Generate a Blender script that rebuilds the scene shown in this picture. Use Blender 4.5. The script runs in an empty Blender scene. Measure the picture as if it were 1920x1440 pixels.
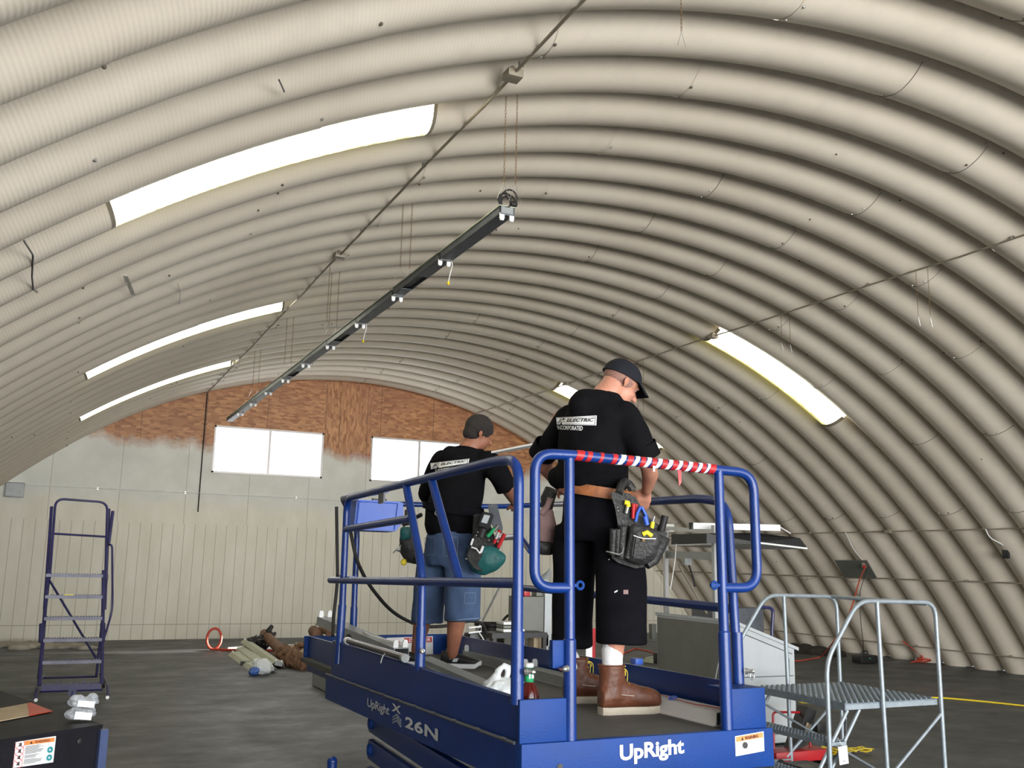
import bpy, bmesh, math, random
from mathutils import Vector as V, Matrix, noise
from mathutils.bvhtree import BVHTree
from math import sin, cos, pi
random.seed(7)
SC = bpy.context.scene
COL = SC.collection
# ---------------------------------------------------------------- camera
YAW, PIT, ROL, FPX = .4335, .181, .0216, 1800.0
CAM = V((0, 0, 1.65))
FW = V((sin(YAW)*cos(PIT), cos(YAW)*cos(PIT), sin(PIT)))
_r = V((cos(YAW), -sin(YAW), 0)); _u = _r.cross(FW)
RT = _r*cos(ROL)+_u*sin(ROL); UP = -_r*sin(ROL)+_u*cos(ROL)
cam = bpy.data.cameras.new('camera'); co = bpy.data.objects.new('camera', cam); COL.objects.link(co)
co.matrix_world = Matrix(((RT.x, UP.x, -FW.x, CAM.x), (RT.y, UP.y, -FW.y, CAM.y), (RT.z, UP.z, -FW.z, CAM.z), (0, 0, 0, 1)))
cam.sensor_width = 36; cam.lens = 36*FPX/1920; cam.clip_end = 200; cam.clip_start = .05
SC.camera = co
# ---------------------------------------------------------------- light and exposure
SC.view_settings.view_transform = 'Standard'; SC.view_settings.look = 'None'
SC.view_settings.gamma = 1; SC.view_settings.use_curve_mapping = False
SC.view_settings.exposure = 0.41
w = bpy.data.worlds.new('sky'); SC.world = w; w.use_nodes = True
w.node_tree.nodes['Background'].inputs[0].default_value = (.86, .93, 1, 1)
w.node_tree.nodes['Background'].inputs[1].default_value = 2.3
def area(name, loc, rot, sx, sy, power, color):
    l = bpy.data.lights.new(name, 'AREA'); l.shape = 'RECTANGLE'; l.size = sx; l.size_y = sy; l.energy = power; l.color = color
    o = bpy.data.objects.new(name, l); COL.objects.link(o); o.location = loc; o.rotation_euler = rot; return o
area('daylight_open_door', (3.0, -15.0, 4.6), (math.radians(88), 0, 0), 17, 8, 1500, (.90, .95, 1))
area('yard_bounce_fill', (4.5, -9.0, .4), (math.radians(138), 0, 0), 15, 9, 5000, (1, .97, .90))  # lamp added to brighten the ceiling, in place of bounce from the yard
sp = bpy.data.lights.new('sun_shaft_through_side_gap', 'SPOT'); sp.energy = 26000; sp.spot_size = math.radians(5.5); sp.spot_blend = .2; sp.shadow_soft_size = .05; sp.color = (1, .93, .85)
so = bpy.data.objects.new('sun_shaft_through_side_gap', sp); COL.objects.link(so); so.location = (9.6, 17.75, .62); so.rotation_euler = (V((3.6, 17.65, 0))-V((9.6, 17.75, .62))).to_track_quat('-Z', 'Y').to_euler()
area('daylight_windows', (5.3, 19.9, 3.7), (math.radians(-80), 0, 0), 5, 1.0, 30, (1, .98, .95))
try:
    SC.cycles.use_denoising = True; SC.cycles.max_bounces = 7; SC.cycles.diffuse_bounces = 5
    SC.cycles.sample_clamp_indirect = 8; SC.cycles.caustics_reflective = False; SC.cycles.caustics_refractive = False
except Exception: pass

# ---------------------------------------------------------------- materials
def _mix(nt, fac, a, b):
    m = nt.nodes.new('ShaderNodeMix'); m.data_type = 'RGBA'
    for s, v in ((m.inputs['Factor'], fac), (m.inputs[6], a), (m.inputs[7], b)):
        if hasattr(v, 'is_linked') or hasattr(v, 'links'): nt.links.new(v, s)
        else: s.default_value = v if not isinstance(v, tuple) else (*v[:3], 1)
    return m.outputs[2]
def _noise(nt, scale, vec=None, detail=4, rough=.55):
    n = nt.nodes.new('ShaderNodeTexNoise'); n.inputs['Scale'].default_value = scale; n.inputs['Detail'].default_value = detail; n.inputs['Roughness'].default_value = rough
    if vec is not None: nt.links.new(vec, n.inputs['Vector'])
    return n.outputs['Fac']
def _ramp(nt, f, a, b):
    r = nt.nodes.new('ShaderNodeMapRange'); r.inputs[1].default_value = a; r.inputs[2].default_value = b; nt.links.new(f, r.inputs[0]); return r.outputs[0]
def _math(nt, op, a, b=None, c=None):
    m = nt.nodes.new('ShaderNodeMath'); m.operation = op
    for i, v in enumerate((a, b, c)):
        if v is None: continue
        if isinstance(v, (int, float)): m.inputs[i].default_value = v
        else: nt.links.new(v, m.inputs[i])
    return m.outputs[0]
def _coord(nt, which='Object', scale=None):
    t = nt.nodes.new('ShaderNodeTexCoord'); o = t.outputs[which]
    if scale:
        m = nt.nodes.new('ShaderNodeMapping'); m.inputs['Scale'].default_value = scale; nt.links.new(o, m.inputs[0]); o = m.outputs[0]
    return o
def _bump(nt, bs, h, st, dist=.01):
    b = nt.nodes.new('ShaderNodeBump'); b.inputs['Strength'].default_value = st; b.inputs['Distance'].default_value = dist
    nt.links.new(h, b.inputs['Height']); nt.links.new(b.outputs[0], bs.inputs['Normal'])
def mat(name, col, rough=.5, metal=0, var=.12, vscale=6, bump=0, bscale=60, spec=.5, trans=0, coat=0, alpha=1, stretch=None):
    m = bpy.data.materials.new(name); m.use_nodes = True; nt = m.node_tree; b = nt.nodes['Principled BSDF']
    b.inputs['Roughness'].default_value = rough; b.inputs['Metallic'].default_value = metal
    b.inputs['Specular IOR Level'].default_value = spec
    if trans: b.inputs['Transmission Weight'].default_value = trans
    if coat: b.inputs['Coat Weight'].default_value = coat; b.inputs['Coat Roughness'].default_value = .15
    if alpha < 1: b.inputs['Alpha'].default_value = alpha
    vec = _coord(nt, 'Object', stretch)
    if var:
        n = _noise(nt, vscale, vec)
        c = _mix(nt, _ramp(nt, n, .3, .7), tuple(x*(1-var) for x in col), tuple(min(1, x*(1+var)) for x in col))
        nt.links.new(c, b.inputs['Base Color'])
        nt.links.new(_math(nt, 'MULTIPLY_ADD', n, .25*rough, rough*.87), b.inputs['Roughness'])
    else: b.inputs['Base Color'].default_value = (*col, 1)
    if bump: _bump(nt, b, _noise(nt, bscale, vec, 3), bump)
    m.diffuse_color = (*col, 1)
    return m
def emis(name, col, st):
    m = bpy.data.materials.new(name); m.use_nodes = True; nt = m.node_tree; b = nt.nodes['Principled BSDF']
    b.inputs['Base Color'].default_value = (*col, 1); b.inputs['Emission Color'].default_value = (*col, 1); b.inputs['Emission Strength'].default_value = st
    return m
def shell_mat():
    m = bpy.data.materials.new('painted_corrugated_steel'); m.use_nodes = True; nt = m.node_tree; b = nt.nodes['Principled BSDF']
    uv = _coord(nt, 'UV'); ob = _coord(nt)
    s = nt.nodes.new('ShaderNodeSeparateXYZ'); nt.links.new(uv, s.inputs[0])
    crimp = _math(nt, 'SINE', _math(nt, 'MULTIPLY', s.outputs[0], 2*pi/.024))
    n1 = _noise(nt, .5, ob); n2 = _noise(nt, 5, ob); n3 = _noise(nt, 45, ob)
    c = _mix(nt, _ramp(nt, n1, .35, .65), (.69, .615, .515), (.77, .70, .60))
    c = _mix(nt, _math(nt, 'MULTIPLY', _ramp(nt, n2, .5, .75), .35), c, (.60, .54, .47))
    nt.links.new(c, b.inputs['Base Color']); b.inputs['Roughness'].default_value = .55
    b.inputs['Specular IOR Level'].default_value = .35
    h = _math(nt, 'MULTIPLY_ADD', crimp, .5, _math(nt, 'MULTIPLY', n3, .25))
    _bump(nt, b, h, .12, .008)
    return m
def wall_mat():
    m = bpy.data.materials.new('osb_and_sprayed_paint'); m.use_nodes = True; nt = m.node_tree; b = nt.nodes['Principled BSDF']
    ob = _coord(nt); s = nt.nodes.new('ShaderNodeSeparateXYZ'); nt.links.new(ob, s.inputs[0]); X, Z = s.outputs[0], s.outputs[2]
    def flakes(sc, rot):
        mp = nt.nodes.new('ShaderNodeMapping'); mp.inputs['Scale'].default_value = sc; mp.inputs['Rotation'].default_value = (0, rot, 0); nt.links.new(ob, mp.inputs[0])
        v = nt.nodes.new('ShaderNodeTexVoronoi'); v.inputs['Scale'].default_value = 1; v.inputs['Randomness'].default_value = 1; nt.links.new(mp.outputs[0], v.inputs['Vector']); return v.outputs['Color']
    def bw(c):
        r = nt.nodes.new('ShaderNodeRGBToBW'); nt.links.new(c, r.inputs[0]); return r.outputs[0]
    f1 = bw(flakes((8, 8, 24), .12)); f2 = bw(flakes((26, 8, 8), .35))
    # two boards stand upright between x 4.95 and 6.3, their strands run the other way
    up = _math(nt, 'MULTIPLY', _math(nt, 'GREATER_THAN', X, 4.9), _math(nt, 'LESS_THAN', X, 5.95))
    fl = _math(nt, 'ADD', _math(nt, 'MULTIPLY', f1, _math(nt, 'SUBTRACT', 1, up)), _math(nt, 'MULTIPLY', f2, up))
    osb = _mix(nt, _ramp(nt, fl, .15, .85), (.33, .13, .045), (.66, .34, .15))
    osb = _mix(nt, _ramp(nt, _noise(nt, .7, ob), .35, .7), osb, _mix(nt, .45, osb, (.35, .15, .09)))
    dark = _ramp(nt, _noise(nt, 9, _coord(nt, 'Object', (1, 1, 3)), 5), .66, .72)
    osb = _mix(nt, _math(nt, 'MULTIPLY', dark, .6), osb, (.10, .05, .03))
    # board joints
    def line(q, per, off, wd):
        a = _math(nt, 'FRACT', _math(nt, 'DIVIDE', _math(nt, 'ADD', q, off), per)); return _math(nt, 'LESS_THAN', a, wd/per)
    j = _math(nt, 'MAXIMUM', line(X, 1.22, -.05, .012), _math(nt, 'MULTIPLY', line(X, .61, -.36, .010), up))
    osb = _mix(nt, _math(nt, 'MULTIPLY', j, .7), osb, (.07, .03, .02))
    red = _math(nt, 'MULTIPLY', _math(nt, 'MULTIPLY', _math(nt, 'GREATER_THAN', X, 5.5), _math(nt, 'LESS_THAN', X, 6.02)), _math(nt, 'LESS_THAN', Z, 3.83))
    osb = _mix(nt, _math(nt, 'MULTIPLY', red, .55), osb, (.33, .07, .05))
    # sprayed paint: grey-white above, cream below, a ragged upper edge
    edge = _math(nt, 'ADD', Z, _math(nt, 'MULTIPLY', _math(nt, 'SUBTRACT', _noise(nt, 1.1, _coord(nt, 'Object', (1, 1, .2)), 3), .5), 1.1))
    edge = _math(nt, 'ADD', edge, _math(nt, 'MULTIPLY', _math(nt, 'SUBTRACT', _noise(nt, 14, ob, 5), .5), .16))
    tn = _math(nt, 'MULTIPLY', X, .035)
    pf = _ramp(nt, _math(nt, 'ADD', edge, tn), 3.98, 3.72)
    pn = _noise(nt, 2.2, ob, 5)
    white = _mix(nt, _ramp(nt, pn, .3, .7), (.64, .65, .59), (.76, .76, .71))
    cream = _mix(nt, _ramp(nt, _noise(nt, 3.5, _coord(nt, 'Object', (1, 1, .35)), 5), .35, .7), (.70, .67, .555), (.79, .76, .66))
    cf = _ramp(nt, _math(nt, 'ADD', Z, _math(nt, 'MULTIPLY', _math(nt, 'SUBTRACT', _noise(nt, 1.6, ob), .5), .5)), 2.75, 2.45)
    paint = _mix(nt, cf, white, cream)
    low = _math(nt, 'LESS_THAN', _math(nt, 'ADD', Z, _math(nt, 'MULTIPLY', _noise(nt, 3, ob), .06)), 2.24)
    grain = _ramp(nt, _noise(nt, 3, _coord(nt, 'Object', (2.2, 1, .5)), 6, .7), .42, .66)
    paint = _mix(nt, _math(nt, 'MULTIPLY', low, _math(nt, 'MULTIPLY', grain, .35)), paint, (.74, .71, .60))
    g = _math(nt, 'MULTIPLY', low, _math(nt, 'MAXIMUM', _math(nt, 'MULTIPLY', line(X, .203, 0, .011), _math(nt, 'GREATER_THAN', Z, .0)), _math(nt, 'LESS_THAN', _math(nt, 'ABSOLUTE', _math(nt, 'SUBTRACT', Z, .28)), .007)))
    g = _math(nt, 'MAXIMUM', g, _math(nt, 'MULTIPLY', _math(nt, 'SUBTRACT', 1, low), line(X, 1.22, .23, .010)))
    paint = _mix(nt, _math(nt, 'MULTIPLY', g, .62), paint, (.25, .21, .15))
    c = _mix(nt, pf, osb, paint)
    nt.links.new(c, b.inputs['Base Color']); b.inputs['Roughness'].default_value = .5
    _bump(nt, b, _math(nt, 'SUBTRACT', _math(nt, 'MULTIPLY', fl, .35), g), .35, .006)
    return m
def floor_mat():
    m = bpy.data.materials.new('worn_sealed_concrete'); m.use_nodes = True; nt = m.node_tree; b = nt.nodes['Principled BSDF']
    ob = _coord(nt); st = _coord(nt, 'Object', (.9, 1.15, 1)); n1 = _noise(nt, .5, ob, 5); n2 = _noise(nt, 1.6, st, 7, .68); n3 = _noise(nt, 30, ob, 3)
    c = _mix(nt, _ramp(nt, n1, .3, .7), (.066, .070, .072), (.096, .102, .106))
    c = _mix(nt, _math(nt, 'MULTIPLY', _ramp(nt, n2, .5, .72), .5), c, (.145, .155, .148))
    c = _mix(nt, _math(nt, 'MULTIPLY', _ramp(nt, n2, .45, .3), .5), c, (.045, .043, .040))
    c = _mix(nt, _math(nt, 'MULTIPLY', _ramp(nt, _noise(nt, 7, st, 6, .7), .68, .74), .5), c, (.24, .25, .245))
    d = nt.nodes.new('ShaderNodeVectorMath'); d.operation = 'DISTANCE'; nt.links.new(ob, d.inputs[0]); d.inputs[1].default_value = (11.2, 9.9, 0)
    rs = _math(nt, 'MULTIPLY', _ramp(nt, d.outputs['Value'], .75, .2), _ramp(nt, _noise(nt, 6, st, 4), .45, .65))
    c = _mix(nt, _math(nt, 'MULTIPLY', rs, .35), c, (.30, .10, .08))
    nt.links.new(c, b.inputs['Base Color'])
    nt.links.new(_ramp2(nt, n2, .3, .7, .65, .40), b.inputs['Roughness']); b.inputs['Specular IOR Level'].default_value = .3
    _bump(nt, b, _math(nt, 'ADD', n3, _math(nt, 'MULTIPLY', n2, 2)), .12, .004)
    return m
def _ramp2(nt, f, a, b, c, d):
    r = nt.nodes.new('ShaderNodeMapRange')
    for i, v in enumerate((a, b, c, d)): r.inputs[i+1].default_value = v
    nt.links.new(f, r.inputs[0]); return r.outputs[0]
def skylight_mat():
    m = bpy.data.materials.new('sunlit_fibreglass'); m.use_nodes = True; nt = m.node_tree; b = nt.nodes['Principled BSDF']
    uv = _coord(nt, 'UV'); ob = _coord(nt); s = nt.nodes.new('ShaderNodeSeparateXYZ'); nt.links.new(uv, s.inputs[0])
    # debris and lichen lying on top of the sheet in the valley towards the far crease
    fr = _math(nt, 'FRACT', s.outputs[1]); n = _noise(nt, 30, ob, 4, .7); n2 = _noise(nt, 3, ob)
    gr = _math(nt, 'ADD', fr, _math(nt, 'MULTIPLY', _math(nt, 'SUBTRACT', n, .5), .5))
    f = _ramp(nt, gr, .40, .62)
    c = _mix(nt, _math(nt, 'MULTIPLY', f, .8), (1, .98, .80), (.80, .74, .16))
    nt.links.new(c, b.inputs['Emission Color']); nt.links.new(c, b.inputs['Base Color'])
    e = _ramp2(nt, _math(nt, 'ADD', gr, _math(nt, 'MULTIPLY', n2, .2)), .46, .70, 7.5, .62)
    nt.links.new(e, b.inputs['Emission Strength']); b.inputs['Roughness'].default_value = .5
    return m
def denim_mat():
    m = mat('blue_denim', (.065, .105, .20), .85, var=.35, vscale=5, bump=.3, bscale=160, spec=.15, stretch=(1, 1, .5)); return m
M = dict(
 shell=shell_mat(), wall=wall_mat(), floor=floor_mat(), sky=skylight_mat(), denim=denim_mat(),
 blue=mat('glossy_blue_enamel', (.004, .030, .175), .30, var=.14, vscale=9, bump=.10, bscale=220, spec=.5),
 blue2=mat('blue_enamel_scratched', (.0035, .038, .20), .5, var=.15, vscale=4, bump=.15, bscale=150, spec=.22),
 plastic_blue=mat('blue_plastic', (.035, .11, .52), .4, var=.05),
 purple=mat('dark_violet_blue_paint', (.035, .033, .12), .4, var=.25),
 galv=mat('galvanised_tube', (.33, .38, .42), .42, .35, var=.12, vscale=20),
 galv_dk=mat('galvanised_grating', (.20, .24, .28), .5, .3, var=.2, vscale=30, bump=.5, bscale=55),
 alu=mat('aluminium', (.62, .64, .66), .35, .7, var=.05),
 whitem=mat('white_enamel', (.78, .79, .78), .35, var=.04),
 greym=mat('grey_fixture_enamel', (.30, .32, .32), .42, .2, var=.12, vscale=8),
 fixdk=mat('dusty_grey_channel', (.11, .12, .14), .5, .3, var=.2, vscale=10),
 fixtop=mat('greenish_reflector', (.47, .50, .38), .5, var=.1),
 lamp=mat('white_lampholder', (.86, .87, .88), .3, var=0),
 cab=mat('light_grey_cabinet_paint', (.47, .50, .52), .45, var=.05),
 cabdk=mat('dark_grey_panel', (.17, .175, .155), .5, var=.08),
 black=mat('black_plastic', (.012, .012, .013), .45, var=.1),
 rubber=mat('black_rubber', (.014, .013, .013), .65, var=.2),
 deck=mat('dark_non_slip_deck', (.075, .075, .072), .62, var=.2, vscale=14, bump=.5, bscale=190),
 blackp=mat('black_satin_paint', (.007, .0065, .010), .6, var=.35, vscale=5, bump=.2, bscale=120, spec=.2),
 shirt=mat('black_cotton', (.0065, .0065, .008), .9, var=.25, vscale=12, bump=.35, bscale=260, spec=.06),
 trouser=mat('black_work_twill', (.0065, .0065, .009), .88, var=.2, vscale=14, bump=.3, bscale=240, spec=.06),
 cap=mat('black_cap_twill', (.011, .012, .017), .8, var=.15, bump=.25, bscale=300, spec=.2),
 skin=mat('skin_fair', (.50, .23, .155), .5, var=.14, vscale=18, bump=.12, bscale=140, spec=.35),
 skin2=mat('skin_tan', (.30, .125, .075), .5, var=.14, vscale=18, bump=.12, bscale=140, spec=.35),
 hair=mat('short_dark_hair', (.020, .015, .014), .75, var=.5, vscale=60, bump=.8, bscale=320),
 stubble=mat('shaved_hair_stubble', (.27, .14, .11), .7, var=.2, vscale=80, bump=.3, bscale=400),
 belt=mat('tan_leather', (.33, .115, .04), .5, var=.3, vscale=25, bump=.4, bscale=120),
 boot=mat('brown_leather', (.115, .036, .016), .5, var=.25, vscale=14, bump=.15, bscale=90),
 sole=mat('cream_wedge_sole', (.50, .44, .35), .7, var=.12, bump=.3, bscale=70),
 sock=mat('white_ribbed_sock', (.82, .82, .84), .9, var=.05, bump=.5, bscale=120, stretch=(3, 3, .4)),
 lace=mat('yellow_lace', (.62, .47, .05), .7, var=.1),
 suede=mat('pinkish_suede', (.31, .20, .19), .9, var=.15, bump=.3),
 leather=mat('black_leather', (.022, .022, .022), .55, var=.45, vscale=22, bump=.5, bscale=70),
 teal=mat('teal_nylon', (.010, .105, .105), .6, var=.2, bump=.3),
 yellow=mat('yellow_plastic', (.80, .62, .03), .4, var=.06),
 red=mat('red_plastic', (.42, .015, .02), .4, var=.15),
 redcord=mat('red_orange_cord', (.50, .06, .03), .5, var=.15),
 orange=mat('orange_print', (.82, .24, .06), .5, var=.03),
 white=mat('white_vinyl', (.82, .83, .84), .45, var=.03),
 bagm=mat('thin_white_plastic_bag', (.80, .84, .86), .3, var=.06, alpha=.86, bump=.9, bscale=22),
 bagb=mat('blue_plastic_bag', (.05, .13, .42), .35, var=.1, bump=.8, bscale=22),
 clear=mat('clear_plastic', (.62, .66, .72), .1, var=.2, vscale=40, alpha=.45, bump=1, bscale=60),
 card=mat('brown_cardboard', (.20, .105, .06), .8, var=.25, bump=.3),
 cardtan=mat('tan_cardboard', (.42, .33, .22), .8, var=.15),
 rust=mat('rusty_chain', (.22, .14, .07), .7, .3, var=.4, vscale=40),
 conduit=mat('painted_conduit', (.27, .235, .18), .5, .1, var=.2),
 steel=mat('steel', (.45, .45, .43), .35, .8, var=.15),
 chrome=mat('dark_chrome', (.10, .10, .12), .22, .8, var=.1), stepm=mat('worn_step_edge', (.20, .20, .26), .5, .2, var=.3), bluegrey=mat('blue_grey_trim', (.05, .07, .16), .5, var=.15), seamthread=mat('denim_thread', (.20, .27, .38), .8, var=.2),
 wood=mat('drop_cloth', (.36, .33, .28), .9, var=.25, bump=.6, bscale=15),
 tea=mat('dark_red_tea', (.07, .006, .005), .12, var=.1),
 green=mat('green_label', (.02, .32, .12), .4, var=.3, vscale=40),
 ink=mat('black_ink', (.012, .012, .012), .6, var=0),
 textgrey=mat('grey_print', (.35, .36, .37), .6, var=0),
 silver=mat('silver_print', (.50, .53, .56), .5, var=.06),
 redink=mat('red_print', (.55, .03, .03), .5, var=0),
 tealink=mat('teal_print', (.02, .25, .28), .5, var=0),
 dirt=mat('dark_dirt', (.03, .025, .02), .95, var=.5, bump=1, bscale=12),
 glass=mat('window_glass', (.9, .95, .95), .05, var=0, alpha=.12),
 frame=mat('window_frame', (.55, .52, .50), .4, .3, var=.1),
 seam=mat('dark_seam', (.09, .07, .055), .8, var=.2),
)
# ---------------------------------------------------------------- placing helpers: a pixel ray met with a real plane
def ray(p): return RT*((p[0]-960)/FPX) - UP*((p[1]-720)/FPX) + FW
def at(px, py, ax, val):
    d = ray((px, py)); t = (val-CAM[ax])/d[ax]; return CAM+d*t
def W(px, py, dep): return CAM+ray((px, py))*dep
_lu = ray((110, 1080)).normalized(); _lv = ray((3892, 1117)).normalized()
_lv = (_lv-_lu*_lu.dot(_lv)).normalized(); _lw = _lv.cross(_lu)
LP0 = at(985, 1395, 2, .97)
LM = Matrix(((_lv.x, _lu.x, _lw.x, LP0.x), (_lv.y, _lu.y, _lw.y, LP0.y), (_lv.z, _lu.z, _lw.z, LP0.z), (0, 0, 0, 1)))
LI = LM.inverted()
def L(px, py, ax, val):
    o = LI@CAM; d = (LI.to_3x3()@ray((px, py))); t = (val-o[ax])/d[ax]; return o+d*t
# roof section (two-centred arch)
XC, ZC, R1, R2, S1 = 5.42, 5.45, 9.4, 13.0, 5.5
SMAX = 10.98
def arc(s, off=0):
    a1 = S1/R1; t = abs(s); sg = 1 if s >= 0 else -1
    if t < S1: a = t/R1; x = R1*sin(a); z = ZC-R1*(1-cos(a))
    else: a = a1+(t-S1)/R2; x = R1*sin(a1)+R2*(sin(a)-sin(a1)); z = ZC-R1*(1-cos(a1))-R2*(cos(a1)-cos(a))
    return XC+sg*(x-off*sin(a)), z-off*cos(a), sg*a
PITCH, PH = .61, .52
YB = 20.08
DEP = .205
def ribo(t, base=-.075):  # inward bulge of a rib for t in 0..1
    return base+DEP*(max(0, sin(pi*t))**.70)

# ---------------------------------------------------------------- mesh building helpers
class MB:
    def __init__(s): s.bm = bmesh.new(); s.uv = None
    def box(s, c, size, rot=None, bev=0):
        c = V(c); r = bmesh.ops.create_cube(s.bm, size=1); vs = r['verts']
        mt = Matrix.Translation(c) @ (rot.to_4x4() if rot else Matrix.Identity(4)) @ Matrix.Diagonal((*size, 1))
        bmesh.ops.transform(s.bm, matrix=mt, verts=vs)
        if bev: bmesh.ops.bevel(s.bm, geom=list({e for v in vs for e in v.link_edges}), offset=bev, segments=2, affect='EDGES', profile=.6)
        return s
    def b2(s, lo, hi, bev=0): lo, hi = V(lo), V(hi); return s.box((lo+hi)/2, [max(abs(x), 1e-4) for x in (hi-lo)], bev=bev)
    def bar(s, p, q, w, h=None, up=(0, 0, 1), bev=0):  # rectangular bar from p to q
        p, q = V(p), V(q); d = q-p; h = h or w; y = d.normalized(); u = V(up)
        if abs(u.dot(y)) > .98: u = V((1, 0, 0))
        x = y.cross(u).normalized(); z = x.cross(y)
        return s.box((p+q)/2, (w, d.length, h), Matrix((x, y, z)).transposed(), bev)
    def tube(s, pts, r, n=10, closed=False, fil=0, fn=5, caps=True):
        pts = [V(p) for p in pts]
        if fil: pts = fillet(pts, fil, fn, closed)
        rr = r if isinstance(r, (list, tuple)) else [r]*len(pts)
        if len(rr) != len(pts): rr = [r[0]]*len(pts)
        N = len(pts); rings = []; prev = None
        for i, p in enumerate(pts):
            a = pts[i-1] if (i > 0 or closed) else p; b = pts[(i+1) % N] if (i < N-1 or closed) else p
            t = (b-a).normalized() if (b-a).length > 1e-9 else V((0, 0, 1))
            if prev is None:
                x = t.cross(V((0, 0, 1)));  x = x if x.length > .05 else t.cross(V((1, 0, 0)))
            else: x = prev-t*prev.dot(t)
            x = x.normalized(); prev = x; y = t.cross(x)
            rings.append([s.bm.verts.new(p+(x*cos(2*pi*k/n)+y*sin(2*pi*k/n))*rr[i]) for k in range(n)])
        for i in range(N if closed else N-1):
            A, B = rings[i], rings[(i+1) % N]
            for k in range(n): s.bm.faces.new((A[k], A[(k+1) % n], B[(k+1) % n], B[k]))
        if caps and not closed:
            s.bm.faces.new(rings[0][::-1]); s.bm.faces.new(rings[-1])
        return s
    def loft(s, rings, caps=True):  # rings: lists of points, equal length
        R = [[s.bm.verts.new(V(p)) for p in r] for r in rings]; n = len(R[0])
        for A, B in zip(R, R[1:]):
            for k in range(n): s.bm.faces.new((A[k], A[(k+1) % n], B[(k+1) % n], B[k]))
        if caps: s.bm.faces.new(R[0][::-1]); s.bm.faces.new(R[-1])
        return s
    def lathe(s, prof, c=(0, 0, 0), n=20, axis=None):
        c = V(c); m = axis.to_track_quat('Z', 'Y').to_matrix() if axis else Matrix.Identity(3)
        return s.loft([[c+m@V((r*cos(2*pi*k/n), r*sin(2*pi*k/n), z)) for k in range(n)] for r, z in prof])
    def sph(s, c, r, seg=12, rot=None):
        q = bmesh.ops.create_uvsphere(s.bm, u_segments=seg, v_segments=max(6, seg*2//3), radius=1)
        r = (r, r, r) if isinstance(r, (int, float)) else r
        bmesh.ops.transform(s.bm, matrix=Matrix.Translation(V(c)) @ (rot.to_4x4() if rot else Matrix.Identity(4)) @ Matrix.Diagonal((*r, 1)), verts=q['verts']); return s
    def prism(s, pts, ext):
        pts = [V(p) for p in pts]; e = V(ext)
        A = [s.bm.verts.new(p) for p in pts]; B = [s.bm.verts.new(p+e) for p in pts]; n = len(A)
        s.bm.faces.new(A); s.bm.faces.new(B[::-1])
        for k in range(n): s.bm.faces.new((A[(k+1) % n], A[k], B[k], B[(k+1) % n]))
        return s
    def quad(s, *pts): s.bm.faces.new([s.bm.verts.new(V(p)) for p in pts]); return s
    def torus(s, c, R, r, ax, n=20, m=8):
        ax = V(ax).normalized(); x = ax.orthogonal().normalized(); y = ax.cross(x)
        return s.tube([V(c)+(x*cos(2*pi*k/n)+y*sin(2*pi*k/n))*R for k in range(n)], r, m, closed=True)
    def build(s, name, m, parent=None, smooth=True, bev=0):
        bmesh.ops.recalc_face_normals(s.bm, faces=s.bm.faces) if s.uv is None else None
        me = bpy.data.meshes.new(name); s.bm.to_mesh(me); s.bm.free()
        if smooth:
            me.polygons.foreach_set('use_smooth', [True]*len(me.polygons))
            try: me.set_sharp_from_angle(angle=math.radians(38))
            except Exception: pass
        me.materials.append(M[m] if isinstance(m, str) else m)
        o = bpy.data.objects.new(name, me); COL.objects.link(o)
        if parent: o.parent = parent
        return o
def fillet(pts, r, n=5, closed=False):
    out = []; N = len(pts)
    for i, p in enumerate(pts):
        if not closed and i in (0, N-1): out.append(p); continue
        a, b = pts[i-1]-p, pts[(i+1) % N]-p; la, lb = a.length, b.length
        q = min(r, la*.48, lb*.48); a.normalize(); b.normalize()
        for k in range(n+1):
            t = k/n; A = p+a*q*(1-t); B = p+b*q*t
            out.append(A*(1-t)+B*t if False else (p+a*q)*(1-t)**2+p*2*t*(1-t)+(p+b*q)*t*t)
    return out
def thing(name, label, cat, group=None, loc=(0, 0, 0), rotz=0, mtx=None):
    o = bpy.data.objects.new(name, None); COL.objects.link(o); o.empty_display_size = .1
    if mtx is not None: o.matrix_world = mtx
    else: o.location = loc; o.rotation_euler = (0, 0, rotz)
    o['label'] = label; o['category'] = cat
    if group: o['group'] = group
    return o
def tag(o, label, cat, group=None, kind=None):
    o['label'] = label; o['category'] = cat
    if group: o['group'] = group
    if kind: o['kind'] = kind
    return o
def struct(o): o['kind'] = 'structure'; return o
def dup(root, label=None, mtx=None, loc=None):
    r = root.copy(); COL.objects.link(r)
    if mtx is not None: r.matrix_world = mtx
    if loc is not None: r.location = loc
    if label: r['label'] = label
    for ch in root.children:
        c = ch.copy(); COL.objects.link(c); c.parent = r
        for g in ch.children:
            d = g.copy(); COL.objects.link(d); d.parent = c
    return r
def text_me(body, size=1, ext=0, shear=0, bold=0, ax='LEFT', sp=1):
    c = bpy.data.curves.new('t', 'FONT'); c.body = body; c.size = size; c.shear = shear; c.offset = bold; c.align_x = ax; c.resolution_u = 3; c.space_character = sp
    o = bpy.data.objects.new('t', c); COL.objects.link(o); dg = bpy.context.evaluated_depsgraph_get(); dg.update()
    me = bpy.data.meshes.new_from_object(o.evaluated_get(dg)); bpy.data.objects.remove(o); return me
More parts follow.
